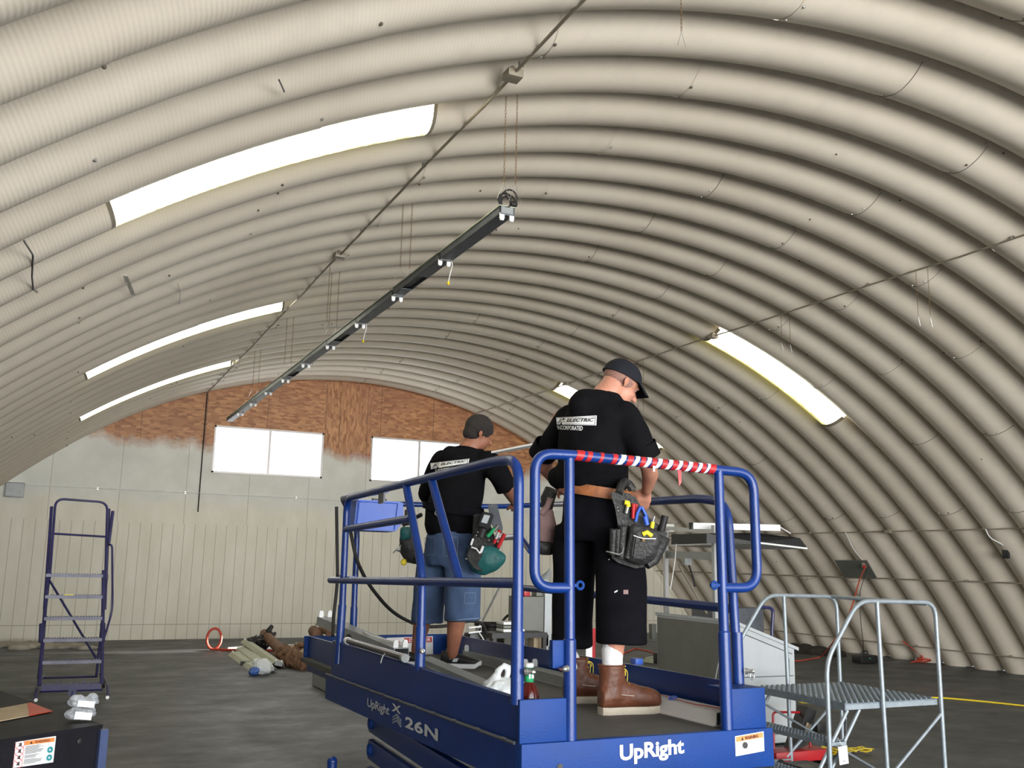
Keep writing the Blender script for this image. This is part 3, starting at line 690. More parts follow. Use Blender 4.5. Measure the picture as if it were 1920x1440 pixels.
# coloured tape wound on the gate bar
def tape(a, wd, m, sl=.25):
    z = 1.105-(a-.19)*.027; n = 14; rr = PR+.0015; A = []; B = []
    for k in range(n+1):
        t = 2*pi*k/n; o = sl*.03*sin(t)
        A.append((a+o, rr*cos(t), z+rr*sin(t))); B.append((a+o+wd, rr*cos(t), z+rr*sin(t)))
    k = MB(); k.loft([A[:-1], B[:-1]]); return k.build('tape_wrap', m, lift)
for a, wd in ((.215, .035), (.265, .022), (.325, .016), (.385, .022), (.455, .028), (.520, .024), (.575, .024), (.627, .026), (.680, .026), (.730, .024), (.780, .026), (.830, .022), (.872, .032)): tape(a, wd, 'red')
for a, wd in ((.420, .024), (.490, .020), (.548, .020), (.602, .020), (.656, .020), (.708, .018), (.757, .020), (.810, .018), (.856, .014)): tape(a, wd, 'white', .45)
MB().prism([(.70, -.022, 1.07), (.72, -.022, 1.07), (.718, -.024, 1.02), (.709, -.02, 1.00), (.704, -.022, 1.03)], (0, .002, 0)).build('tape_tail', 'red', lift, smooth=False)
MB().prism([(.577, -.022, 1.08), (.589, -.022, 1.08), (.585, -.024, 1.055), (.578, -.022, 1.057)], (0, .002, 0)).build('tape_tail', 'white', lift, smooth=False)
# left guard rail
loop([(-.022, .03, .15), (-.022, .03, 1.075), (-.02, .25, 1.095), (-.0, 1.4, 1.108), (0, 2.69, 1.112), (0, 2.69, .20)], 'guard_rail', fil=.11)
MB().tube([(-.022, .03, .14), (-.022, .03, .41)], PR+.0045, 14).build('post_sleeve', 'blue', lift)
MB().tube([(-.01, 2.69, .2-.12), (0, 2.69, .44)], PR+.0045, 14).build('post_sleeve', 'blue', lift)
loop([(-.022, .03, .592), (0, 3.02, .592)], 'mid_rail'); loop([(0, 2.69, .915), (0, 1.40, .915)], 'mid_rail')
loop([(0, 1.50, 1.10), (0, 1.20, .64), (0, 1.20, .19)], 'brace_post', fil=.12); loop([(0, 1.10, 1.09), (0, .70, .60)], 'brace')
MB().tube([(0, 1.20, .165), (0, 1.20, .375)], PR+.0045, 14).build('post_sleeve', 'blue', lift)
b = MB(); b.b2((-.006, 1.88, 1.03), (.004, 1.98, 1.10)); b.build('hook_plate', 'fixdk', lift, smooth=False)
# slid-out deck: its left rail, end rail and right rail
ex = .14
p2 = L(668, 1040, 1, 3.6)
loop([(.012, 1.9, 1.105), (.15, 3.42, 1.175), (p2.x, 3.6, 1.02), (p2.x, 3.6, .02)], 'guard_rail', fil=.2)
MB().prism([(.19, 3.38, 1.19), (.24, 3.4, 1.0), (p2.x-.02, 3.58, .90), (p2.x, 3.58, 1.05)], (.008, 0, 0)).build('gusset_plate', 'blue', lift, smooth=False)
loop([(.03, 2.6, .600), (.08, 3.05, .61)], 'mid_rail')
MB().tube([(p2.x, 3.6, -.02), (p2.x, 3.6, .40)], PR+.005, 12).build('post_sleeve', 'blue', lift)
k = MB(); k.tube([(p2.x-.06, 3.6, .10), (p2.x+.06, 3.6, .10)], .008, 6); k.sph((p2.x-.06, 3.6, .10), .018, 8); k.build('locking_pin', 'steel', lift)
q = [L(756, 946, 1, 4.2), L(932, 950, 1, 4.2)]
loop([q[0]+V((-.2, 0, 0)), q[1], L(1025, 946, 1, 3.9), L(1209, 941, 0, 1.24), (1.145, .42, 1.0), (1.125, .20, .96), (1.12, .16, .16)], 'guard_rail', fil=.13)
loop([L(965, 1101, 0, 1.27), L(1209, 1124, 0, 1.19), (1.13, .19, .485)], 'mid_rail', fil=.05)
loop([L(925, 1010, 1, 4.2), L(975, 1006, 0, 1.33), (1.28, 2.6, .80)], 'mid_rail', fil=.03)
MB().tube([(1.12, .16, .16), (1.12, .16, .385)], PR+.0045, 14).build('post_sleeve', 'blue', lift)
loop([(ra(4.1)-.05, 4.12, .0), (ra(4.1)-.05, 4.12, 1.15)], 'post')
q_ = L(964, 1165, 1, 3.0); loop([(q_.x, 3.0, .0), (q_.x, 3.0, .55)], 'post')
b = MB(); b.box((.905, 4.15, 1.10), (.035, .05, .13), bev=.008); b.build('clamp', 'black', lift)
for p, ax in (((-.022, .0, .262), (.75, -.66, 0)), ((.19, .0, .27), (-.8, -.6, 0)), ((1.12, .14, .22), (.8, -.6, 0)), ((-.0, 1.175, .26), (-.3, -.95, 0))):
    ax = V(ax); k = MB(); p = V(p)+ax*.018; k.lathe([(.013, 0), (.013, .012), (.008, .014), (.008, .03), (.011, .032), (.004, .042)], p, 8, axis=ax)
    o = k.build('spring_pin', 'steel', lift)
    if p.x > .9: MB().torus(p+ax*.03+V((0, 0, -.02)), .017, .0022, (.4, -1, 0), 14, 5).build('pull_ring', 'steel', o)
# writing on the beams
text_on('brand_lettering', 'UpRight', 'white', lift, (.392, -.031, -.098), (.692, -.031, -.088), (.392, -.031, -.022), bold=.03, sp=.98)
LA = -.0315
text_on('brand_lettering', 'UpRight', 'silver', lift, (LA, 1.955, -.102), (LA, 1.555, -.100), (LA, 1.955, -.045), bold=.012, sp=.95)
text_on('model_lettering', 'X', 'silver', lift, (LA, 1.52, -.060), (LA, 1.37, -.060), (LA, 1.52, -.022), bold=.035)
k = MB()
for i in range(3):
    z = -.066-i*.014
    for s_ in (-1, 1): k.prism([(LA, 1.44, z), (LA, 1.44+s_*.065, z-.02), (LA, 1.44+s_*.065, z-.028), (LA, 1.44, z-.008)], (.002, 0, 0))
k.build('arrow_mark', 'galv', lift, smooth=False)
text_on('model_lettering', '26N', 'silver', lift, (LA, 1.30, -.112), (LA, .84, -.112), (LA, 1.30, -.058), bold=.03, sp=1.05)
def sticker(parent, c, U, Vv, head, mat_head='orange'):
    """a warning sticker: white sheet, coloured header, lettering, text lines"""
    N = U.cross(Vv).normalized(); P = lambda u, v, o=.0012: c+U*u+Vv*v+N*o
    s_ = MB().quad(P(0, 0), P(1, 0), P(1, 1), P(0, 1)).build('warning_sticker', 'white', parent)
    return s_, P
S_, P = sticker(lift, V((.945, -.0305, -.098)), V((.148, 0, .012)), V((0, 0, .078)), 1)
MB().quad(P(.03, .70, .002), P(.97, .70, .002), P(.97, .96, .002), P(.03, .96, .002)).build('header_band', 'orange', S_)
text_on('lettering', 'WARNING', 'ink', S_, P(.33, .74, .0022), P(.80, .74, .0022), P(.33, .91, .0022), bold=.02)
MB().prism([P(.20, .74, .002), P(.29, .74, .002), P(.245, .92, .002)], (0, -.0006, 0)).build('warning_triangle', 'ink', S_, smooth=False)
for i, (tx, u0, u1) in enumerate((('DISTRIBUTED', .45, .85), ('LOAD 500 LBS', .15, .90), ('2 PEOPLE', .30, .70))):
    v = .46-i*.17; text_on('lettering', tx, 'textgrey', S_, P(u0, v, .002), P(u1, v, .002), P(u0, v+.10, .002))
k = MB(); k.lathe([(.013, -.001), (.013, .001)], P(.33, .47, .003), 16, axis=V((0, 1, 0))); k.build('beam_hole', 'black', lift)
k = MB(); k.lathe([(.012, -.001), (.012, .001)], (.13, -.032, -.085), 16, axis=V((0, 1, 0))); k.build('beam_hole', 'black', lift)
MB().b2((.01, -.0325, -.15), (.10, -.031, -.10)).build('yellow_sticker', 'yellow', lift, smooth=False)
# under the deck: scissor arms, chassis and wheels down to the floor
LF = -LP0.z   # floor in lift coordinates (about)
for i in range(4):
    z = -.20-.145*i
    for a in (.06, .98):
        k = MB(); zz = z-.0; d = .05 if i % 2 else -.05
        pts = []
        for b_, zc in ((2.22, zz-.02), (.3, zz-.02-.05)):
            pass
        k.bar((a, 2.16, zz), (a, .25, zz-.085+.0), .05, .112, bev=.02); k.build('scissor_arm', 'blue', lift)
        k = MB(); k.tube([(a-.034, 2.10, zz), (a+.034, 2.10, zz)], .034, 16); k.tube([(a-.038, 2.10, zz), (a+.038, 2.10, zz)], .014, 10); k.build('pivot_pin', 'blue2', lift)
MB().b2((.15, .3, -.16), (1.0, 2.1, -.14)).build('under_frame', 'blue', lift, smooth=False)
MB().b2((.02, .15, LF+.12), (1.12, 2.5, LF+.34), .02).build('chassis', 'blue', lift)
for a in (.06, 1.08):
    for b_ in (.45, 2.2):
        k = MB(); k.tube([(a-.05, b_, LF+.16), (a+.05, b_, LF+.16)], .155, 24); k.build('wheel', 'rubber', lift)
for a in (.72, .84):
    b = MB(); b.b2((a, -.02, -.21), (a+.085, .01, -.15), .01); o = b.build('step_bracket', 'blue2', lift); MB().sph((a+.04, -.021, -.165), .006, 6).build('bolt', 'black', o)
p = L(623, 1428, 1, 2.62); b = MB(); b.tube([(p.x, 2.62, p.z-.25), (p.x, 2.62, p.z)], .03, 12); b.sph((p.x, 2.62, p.z), .032, 10); b.bar((p.x, 2.62, p.z-.25), (.1, 2.5, LF+.3), .04); b.build('outrigger_lever', 'blue', lift)
# control box hung on the far rail
cb = lthing('control_box', 'blue plastic control box hooked on the left guard rail of the lift', 'control box')
c0 = L(664, 993, 1, 2.95); c1 = L(757, 997, 1, 2.95); c2 = L(668, 936, 1, 2.95)
b = MB(); U = (c1-c0); Vv = (c2-c0)
b.prism([c0+U*.0, c0+U*.86, c0+U*.93+Vv*.45, c0+U*.93+Vv*1.0, c0+U*.02+Vv*1.0], (0, .22, 0)); bmesh.ops.bevel(b.bm, geom=b.bm.edges[:], offset=.008, segments=2, affect='EDGES'); b.build('housing', 'plastic_blue', cb)
MB().prism([c0+U*.87+V((0, .01, .01)), c0+U*1.0+Vv*.38+V((0, .01, 0)), c0+U*.96+Vv*.98+V((0, .01, 0)), c0+U*.89+Vv*.98+V((0, .01, 0))], (0, .2, 0)).build('side_shroud', 'plastic_blue', cb)
k = MB(); k.tube([c0+U*.04+V((0, -.004, .01)), c0+U*.06+Vv*.93+V((0, -.004, 0)), c0+U*.84+Vv*.93+V((0, -.004, 0)), c0+U*.80+V((0, -.004, .01))], .004, 6); k.build('raised_edge', 'plastic_blue', cb)
MB().box(c0+U*.55+Vv*1.03+V((0, .1, 0)), (.10, .03, .03)).build('hook', 'black', cb)
# the black control cable: hangs from the corner and loops across behind the men
def lcable(label, px, r, m='rubber', fil=.25, name='control_cable', cat='cable', g=None):
    t = lthing(name, label, cat, g); MB().tube([L(*q) for q in px], r, 8, fil=fil, fn=8).build('sheath', m, t); return t
lcable('black cable hanging straight down at the far left corner of the lift', [(631, 950, 1, 3.1), (633, 1080, 1, 3.1), (631, 1110, 1, 3.1), (625, 1160, 1, 3.1), (624, 1192, 1, 3.0)], .0115)
lcable('black cable looping low behind the man in jean shorts', [(657, 995, 1, 3.4), (668, 1050, 1, 3.4), (690, 1095, 1, 3.6), (735, 1150, 1, 3.8), (790, 1176, 1, 4.0), (840, 1174, 1, 4.05), (880, 1163, 1, 4.1), (905, 1168, 1, 4.15), (912, 1188, 1, 4.2)], .0135)
# ---------------------------------------------------------------- things on the lift's deck
def deck_strip(name, label, p, q, w_=.11, h=.055, m='greym', holders=((0, 1), ), group='old fixtures lying on the lift deck', top=None, roll=0):
    p, q = V(p), V(q); d = (q-p); y = d.normalized(); x = y.cross(V((0, 0, 1))).normalized(); z = x.cross(y)
    if roll: rm = Matrix.Rotation(roll, 3, y); x = rm@x; z = rm@z
    mt = LM @ Matrix(((x.x, y.x, z.x, p.x), (x.y, y.y, z.y, p.y), (x.z, y.z, z.z, p.z), (0, 0, 0, 1)))
    t = thing(name, label, 'light fixture', group, mtx=mt); l = d.length
    b = MB(); b.prism([(-w_/2, 0, 0), (-w_/2+.004, 0, h), (w_/2-.004, 0, h), (w_/2, 0, 0), (w_/2-.004, 0, 0), (w_/2-.008, 0, h-.004), (-w_/2+.008, 0, h-.004), (-w_/2+.004, 0, 0)], (0, l, 0)); b.b2((-w_/2-.012, 0, -.003), (w_/2+.012, l, .002)); b.build('channel', m, t, smooth=False)
    for y_ in holders[0]:
        for xx in (-.033, .033): lampholder(t, (xx, .025+(l-.05)*y_, h-.004), h=.05, up=1)
    return t, l
def LZ(x, y, z): return L(x, y, 2, z)
t, l = deck_strip('old_fixture', 'dusty grey channel tilted over the far left end of the lift, lampholders at both ends', L(606, 1170, 0, .16), LZ(752, 1232, .125)+V((0, 0, 0)), m='greym')
b = MB(); b.tube([(.0, l*.55, .06), (.03, l*.7, .065), (-.04, l*.85, .062), (-.08, l*.9, .02)], .004, 6, fil=.05); b.build('white_wire', 'whitem', t)
p0 = LZ(795, 1240, .09); p1 = LZ(980, 1322, .012)
t, l = deck_strip('old_fixture', 'plain pale metal strip lying along the left toe board', p0, p1, w_=.10, h=.03, m='greym', holders=((),))
p = [LZ(886, 1232, .0), LZ(1060, 1287, .0), LZ(1086, 1287, .0), LZ(1348, 1330, .0)]
A, Bq, C_ = V((1.30, 3.75, .002)), V((1.10, 1.75, .002)), V((1.03, .25, .002))
t, l = deck_strip('old_fixture', 'grey channel with white lampholders against the far right toe board', V((1.33, 3.78, .003)), V((1.17, 2.35, .003)))
b = MB(); b.box((0, .0, .03), (.11, .02, .06)); b.build('end_plate', 'greym', t)
t, l = deck_strip('old_fixture', 'grey channel in the middle of the right toe board, behind the left boot', V((1.16, 2.30, .003)), V((1.075, 1.30, .003)), holders=((.98,),))
t, l = deck_strip('old_fixture', 'pale channel along the near right toe board with a red and blue wire on it', V((1.07, 1.27, .003)), V((1.015, .10, .003)), m='whitem', w_=.13, holders=((),))
b = MB(); b.tube([(-.03, l*.02, .060), (.02, l*.3, .062), (-.02, l*.45, .062), (.0, l*.62, .062), (.03, l*.8, .061), (-.01, l*.97, .062)], .0022, 5, fil=.06)
b.build('red_wire', 'red', t); k = MB()
for i in range(4): k.torus((.0+.008*i, l*.62+.008*i, .066), .016, .002, (.3, .2, 1), 10, 4)
k.build('blue_wire_coil', 'plastic_blue', t)
# fluorescent tube (dark chrome) clipped on the left toe board
tb = lthing('metal_tube', 'shiny dark tube with a white cap lying along the top of the left toe board', 'tube')
q0, q1 = V((-.03, 2.40, .235)), V((-.035, 1.35, .215))
MB().tube([q0, q1], .019, 12).build('tube', 'chrome', tb); MB().tube([q0+(q0-q1).normalized()*.045, q0], .022, 12).build('cap', 'white', tb); MB().tube([q1, q1+(q1-q0).normalized()*.03], .022, 12).build('cap', 'greym', tb)
lcable('thin white wire looped over the dark tube on the left toe board', [(714, 1243, 0, -.055), (717, 1231, 0, -.055), (724, 1223, 0, -.05), (738, 1222, 0, .0), (748, 1226, 0, .03)], .003, 'whitem', .03, 'loose_wire', 'wire')
lcable('short bent brown cable at the foot of the far left lift post', [(648, 1196, 0, .05), (655, 1190, 0, .05), (658, 1200, 0, .05), (664, 1212, 0, .05)], .009, 'rubber', .02, 'loose_wire', 'wire')
# bottle
bt_ = lthing('drink_bottle', 'bottle of dark red tea with a green neck label behind the left corner plate', 'bottle')
bp = V((.092, .16, .0))
MB().lathe([(.0, .001), (.036, .003), (.040, .012), (.040, .10), (.042, .13), (.041, .16), (.030, .19), (.018, .205), (.0165, .215), (0, .215)], bp, 20).build('body', 'tea', bt_)
MB().lathe([(.0172, .205), (.0185, .207), (.0185, .262), (.0172, .264)], bp, 20).build('neck_label', 'green', bt_)
MB().lathe([(.0187, .252), (.0190, .254), (.0190, .259), (.0187, .260)], bp, 20).build('label_band', 'ink', bt_)
MB().lathe([(.0178, .262), (.0190, .264), (.0190, .277), (.016, .279), (0, .279)], bp, 20).build('cap', 'white', bt_)
k = MB()
for a in (-1.9, -1.3, -.9): k.box(bp+V((.0188*cos(a), .0188*sin(a), .235)), (.006, .002, .03), Matrix.Rotation(a+pi/2, 3, 'Z'))
k.build('label_print', 'white', bt_)
def bag(label, c, size, seed, handles=True, m='bagm', mtx=LM, name='plastic_bag'):
    t = thing(name, label, 'bag', mtx=mtx); c = V(c); random.seed(seed); b = ORG()
    b.sph(c+V((0, 0, size[2]*.4)), (size[0]*.5, size[1]*.5, size[2]*.42), 14)
    for i in range(7): b.sph(c+V((random.uniform(-.35, .35)*size[0], random.uniform(-.35, .35)*size[1], random.uniform(.15, .6)*size[2])), (size[0]*.22, size[1]*.22, size[2]*.22), 8)
    if handles:
        h = c+V((0, 0, size[2]*.5))
        b.chain([h+V((-size[0]*.3, 0, 0)), h+V((-size[0]*.12, 0, size[2]*.55)), h+V((0, 0, size[2]*.8)), h+V((size[0]*.08, 0, size[2]*.5)), h+V((-.0, 0, 0))], [.030, .018, .008, .014, .022], 8)
        b.chain([h+V((0, 0, size[2]*.8)), h+V((size[0]*.28, 0, size[2]*.45)), h+V((size[0]*.40, 0, 0))], [.008, .014, .022], 8)
    b.grow('bag_body', m, t, vox=.007, smooth=3, wr=.010, wsc=22); return t
bag('white plastic carrier bag with open handles on the deck beside the left post', L(952, 1318, 2, .0)+V((-.02, 0, 0)), (.24, .2, .15), 3)
bag('crumpled white bag on the deck between the bottle and the gate post', V((.16, .32, .0)), (.18, .14, .15), 8, False)
bag('small white bag peeking out right of the gate post on the deck edge', V((.195, .085, .0)), (.06, .10, .15), 5, False)
p = LZ(884, 1205, .2); t = lthing('power_strip', 'black box with a white ring at the far right corner of the deck', 'power box')
p = L(885, 1200, 1, 4.1)
MB().box((p.x, 4.1, .09), (.10, .14, .18), bev=.02).build('housing', 'black', t); MB().tube([(p.x-.06, 4.03, .22), (p.x+.05, 4.03, .23), (p.x+.05, 4.03, .19), (p.x-.06, 4.03, .18)], .008, 6, closed=True).build('white_ring', 'white', t); MB().tube([(p.x+.03, 4.02, .18), (p.x+.06, 3.98, .12), (p.x+.02, 3.95, .04), (p.x, 3.9, .01)], .005, 6, fil=.03).build('white_wire', 'whitem', t)

# ================================================================ rolling ladder (left)
def rolling_ladder():
    t = thing('rolling_ladder', 'tall dark violet rolling ladder with a guard loop standing left on open floor', 'ladder', loc=(.28, 12.35, 0))
    K = .50  # height scale helper removed
    x0, x1 = -.30, .34
    top = 2.26; pt = 1.42
    # two stringers lean away from the camera
    def S(x, z): return V((x-.135*(z/2.2), -.15+.62*min(z, 2.3)/2.0, z))
    for i, x in enumerate((x0, x1)):
        MB().tube([S(x, .16), S(x+(.04 if i == 0 else -.0), pt)], .021, 8).build('stringer', 'purple', t)
        MB().tube([S(x+(.04 if i == 0 else .0), pt-.45)+V((-.02 if i == 0 else .02, .05, 0)), S(x+.05, top-.1)+V((0, .05, 0))], .019, 8).build('rail_post', 'purple', t)
    MB().tube([S(x0+.06, pt-.1), S(x0+.09, top), S(x1+.03, top-.02), S(x1+.02, pt-.1)], .015, 8, fil=.11, fn=6).build('guard_loop', 'purple', t)
    MB().tube([S(x0+.06, 1.84), S(x1+.02, 1.82)], .013, 8).build('guard_bar', 'purple', t)
    MB().tube([S(x1+.08, top-.13)+V((.01, -.05, 0)), S(x1+.05, 1.75)+V((.0, -.03, 0))], .020, 8).build('hand_rail', 'purple', t)
    MB().tube([S(x1+.05, 1.73), S(x1+.085, 1.72)+V((0, -.1, 0)), S(x1+.095, 1.1)+V((0, -.16, 0)), S(x1+.09, .95)+V((0, -.14, 0)), S(x1+.02, .66)], .013, 8, fil=.08).build('hand_rail', 'purple', t)
    zs = [.26, .52, .77, 1.02, 1.20, 1.40][:6]
    zs = [.16, .41, .645, .88, 1.12, 1.36]
    for i, z in enumerate(zs):
        p = S(x0+.02, z); q = S(x1-.01, z); b = MB(); h = .025 if i else .05
        b.box(((p.x+q.x)/2, p.y+.02, z), (q.x-p.x, .16, .02)); b.box(((p.x+q.x)/2, p.y-.07, z-h/2+.01), (q.x-p.x, .012, h+.01)); st = b.build('step', 'purple' if i == 0 else 'stepm', t, smooth=False)
        n = 20; b = MB()
        for k in range(n):
            for yy in (-.05, 0, .06): b.box((p.x+.03+(q.x-p.x-.05)*k/(n-1), p.y+.02+yy, z+.014), (.012, .02, .014))
        b.build('tread_teeth', 'purple', st, smooth=False)['kind'] = 'stuff'
    MB().tube([S(x0+.06, 1.30), V((x1-.02, .86, .30))], .014, 6).build('cross_brace', 'purple', t)
    for x in (x0-.03, x1-.03): MB().tube([V((x, .62, 1.36)), V((x, .90, .12))], .015, 6).build('back_leg', 'purple', t)
    MB().tube([V((x0-.02, .9, .13)), V((x1-.02, .9, .13))], .014, 6).build('base_bar', 'purple', t)
    MB().tube([V((x0, -.1, .10)), V((x1, -.1, .10))], .014, 6).build('base_bar', 'purple', t)
    for x in (-.12, .13): MB().box((x, -.1, .155), (.02, .02, .09)).build('base_strut', 'purple', t)
    for x in (x0-.03, x1+.06):
        s_ = -1 if x < 0 else 1
        MB().tube([V((x-s_*.05, .88, .16)), V((x, .5, .13)), V((x, -.05, .14)), V((x+s_*.01, -.16, .02))], .015, 6, fil=.08).build('base_rail', 'purple', t)
        b = MB(); b.tube([(x, -.17, .02), (x+.0, -.13, .02)], .02, 8); b.build('foot', 'steel', t)
        b = MB(); b.tube([(x-.015, .88, .05), (x+.015, .88, .05)], .05, 14); b.build('caster', 'rubber', t)
    b = MB(); b.box((.03, -.13, .10), (.085, .03, .10)); b.tube([(.03, -.13, .1), (.03, -.13, .0)], .018, 8); b.build('lock_foot', 'purple', t)
    MB().box((S(0, 1.145).x-.03, S(0, 1.145).y-.078, 1.14), (.10, .003, .018)).build('label_strip', 'yellow', t)
    for s_ in (0, 1):
        x = x0 if s_ == 0 else x1; MB().tube([S(x, .62)+V((0, -.02, 0)), S(x, .82)+V((0, -.02, 0))], .030, 8).build('hinge_sleeve', 'purple', t)
rolling_ladder()
# ================================================================ dark machine with a warning sticker (near left)
Z = .85
c0 = at(190, 1357, 2, Z); ca = at(0, 1295, 2, Z); cb_ = at(0, 1385, 2, Z)
dA = (ca-c0).normalized(); dB = (cb_-c0).normalized(); dA.z = dB.z = 0; dA.normalize()
dB = (dB-dA*dB.dot(dA)*1.0).normalized() if abs(dB.dot(dA)) < .2 else dB.normalized()
mc = thing('metal_cabinet', 'big black metal cabinet with a warning sticker in the near left corner', 'machine', loc=(c0.x, c0.y, 0))
o0 = V((0, 0, 0)); A_ = dA*1.5; B_ = dB*.62; hz = V((0, 0, 1))
MB().prism([o0+hz*.02, o0+A_+hz*.02, o0+A_+B_+hz*.02, o0+B_+hz*.02], hz*(Z-.04)).build('cabinet', 'blackp', mc, smooth=False)
e = .0
MB().prism([o0+hz*(Z-.02)-dA*.02, o0+A_+hz*(Z-.02), o0+A_+B_+hz*(Z-.02), o0+B_+hz*(Z-.02)-dA*.02], hz*.02).build('top', 'blackp', mc, smooth=False)
MB().prism([o0-dA*.028-dB*.03+hz*.02, o0+dB*.012-dA*.028+hz*.02, o0+dB*.012-dA*.0+hz*.02, o0-dB*.03+dA*.12+hz*.02], hz*(Z-.045)).build('corner_trim', 'bluegrey', mc, smooth=False)
fN = (V((0, 0, 0))-dA).normalized()
def FP(px, py): # point on the front face (through o0 along dB)
    n = dB.cross(hz).normalized(); d = ray((px, py)); P0 = c0; t_ = (P0-CAM).dot(n)/d.dot(n); return CAM+d*t_-V((c0.x, c0.y, 0))
nf = dB.cross(hz).normalized(); nf = nf if nf.y < 0 else -nf
q = [FP(23, 1440), FP(99, 1429), FP(102, 1381), FP(29, 1389)]
cc = q[0]+nf*.003; U = q[1]-q[0]; Vv = (q[3]-q[0]); 
k = MB().quad(cc, cc+U, cc+U+Vv, cc+Vv); S_ = k.build('warning_sticker', 'white', mc, smooth=False)
P = lambda u, v, o=.0006: cc+U*u+Vv*v+nf*o
MB().quad(P(.22, .79), P(.97, .79), P(.97, .95), P(.22, .95)).build('header_band', 'orange', S_, smooth=False)
def ton(*a, **k_): return text_on(*a, off=0, **k_)
ton('lettering', 'WARNING', 'ink', S_, P(.47, .82, .001), P(.85, .82, .001), P(.47, .92, .001), bold=.03)
MB().prism([P(.35, .82), P(.42, .82), P(.385, .925)], nf*.0003).build('warning_triangle', 'ink', S_, smooth=False)
k = MB(); random.seed(4)
for i in range(22):
    v = .74-i*.031
    if i in (10, 15): continue
    u1 = random.uniform(.55, .95) if i < 6 else random.uniform(.5, .72); k.quad(P(.25, v), P(u1, v), P(u1, v+.015), P(.25, v+.015))
k.build('text_lines', 'blackp', S_, smooth=False)['kind'] = 'stuff'
for i in range(4):
    v = .84-i*.235; k = MB(); r = .021
    k.tube([P(.11, v)+(U.normalized()*cos(a)+Vv.normalized()*sin(a))*r for a in [j*pi/8 for j in range(16)]], .0011, 4, closed=True); k.tube([P(.06, v+.10), P(.16, v-.10)], .001, 4); k.build('pictogram_ring', 'redink', S_)
    k = MB(); k.box(P(.115, v), (.012, .003, .014)); k.box(P(.10, v-.03), (.016, .003, .006)); k.build('pictogram_figure', 'ink', S_)
for v in (.50, .20):
    k = MB(); k.tube([P(.88, v)+(U.normalized()*cos(a)+Vv.normalized()*sin(a))*.009 for a in [j*pi/8 for j in range(16)]], .005, 6, closed=True); k.build('pictogram_dot', 'tealink', S_)
k = MB(); pz = FP(149, 1390); k.lathe([(.014, -.002), (.014, .004), (.008, .006)], pz+nf*.002, 14, axis=nf); k.build('bolt', 'black', mc)
# worn sheet on top
sh = [at(-60, 1342, 2, Z), at(58, 1320, 2, Z), at(98, 1336, 2, Z), at(-60, 1366, 2, Z)]
sh = [p+V((0, 0, .004)) for p in sh]
t = thing('paper_sheet', 'worn pale sheet with a red end lying on top of the black cabinet', 'sheet', loc=sh[0]); a = [p-sh[0] for p in sh]
m1 = a[0].lerp(a[1], .93); m2 = a[3].lerp(a[2], .70)
MB().prism([a[0], m1, m2, a[3]], (0, 0, .004)).build('printed_part', 'cardtan', t, smooth=False); MB().prism([m1, a[1], a[2], m2], (0, 0, .004)).build('red_end', 'redcord', t, smooth=False)
c = at(150, 1352, 2, Z)
def blister(label, z, dz, lab, off):
    t = thing('hardware_bag', label, 'bag', 'clear bags of fittings', loc=c+V((off, 0, dz))); b = ORG(); b.sph((0, 0, z*.5), (.072, .05, z*.5), 12)
    for i in range(5): b.sph((random.uniform(-.05, .05), random.uniform(-.03, .03), random.uniform(.02, z)), (.03, .03, .018), 8)
    b.grow('bag_body', 'clear', t, vox=.006, smooth=2, wr=.006, wsc=30)
    k = MB()
    for i in range(16): k.tube([(random.uniform(-.05, .05), random.uniform(-.025, .025), random.uniform(.012, z*.7)), (random.uniform(-.05, .05), random.uniform(-.025, .025), random.uniform(.012, z*.7))], .0035, 5)
    k.build('screws', 'steel', t)['kind'] = 'stuff'
    MB().box((.012, -.055, z*.45), (.075, .002, z*.55), Matrix.Rotation(.12, 3, 'Y')).build('paper_label', 'white', t, smooth=False); return t
blister('clear bag of screws with a white label lying on the corner of the black cabinet', .06, .004, 1, -.002)
blister('upper clear bag of fittings stacked on the other bag on the black cabinet', .05, .062, 1, .006)
# ================================================================ debris on the floor (left of the lift)
def fxy(px, py): return at(px, py, 2, 0)
k = MB(); P0 = fxy(0, 1222); b = ORG()
for i in range(16): b.sph(fxy(-10+i*11.5, 1214+random.uniform(-4, 4))+V((0, 0, .02)), (.22, .14, random.uniform(.03, .09)), 8)
o = b.grow('drop_cloth', 'wood', None, vox=.035, smooth=3, wr=.03, wsc=5); tag(o, 'crumpled grey drop cloth on the floor along the end wall behind the ladder', 'cloth')
rp = fxy(405, 1219); b = MB(); pts = [rp+V((.17*sin(a), .02*a/6, .34-.33*cos(a)+.0)) for a in [(-.2+k_*.55) for k_ in range(12)]]
pts = [fxy(600, 1221)+V((0, 0, .02)), fxy(500, 1222)+V((0, 0, .02)), fxy(430, 1221)+V((0, 0, .02))]
cx, cz, rx_, rz_ = fxy(400, 1219), .19, .125, .18
for k_ in range(13):
    a = -pi/2-.0-k_*2*pi/12; pts.append(V((cx.x+rx_*cos(a)*1.0, cx.y+.02*k_/12, cz+rz_*sin(a))))
b.tube(pts, .022, 8, fil=.05); tag(b.build('air_hose', 'redcord'), 'red hose on the floor ending in one upright loop near the end wall', 'hose')
b = MB(); a, c_ = fxy(425, 1216), fxy(606, 1211); b.prism([a+V((0, -.12, 0)), c_+V((0, -.12, 0)), c_+V((0, .16, 0)), a+V((.3, .16, 0))], (0, 0, .03)); tag(b.build('sun_patch_strip', 'white', smooth=False), 'white strip standing in for a patch of sunlight on the floor behind the debris pile', 'sheet')  # white slab added to show the patch of direct sun on the floor
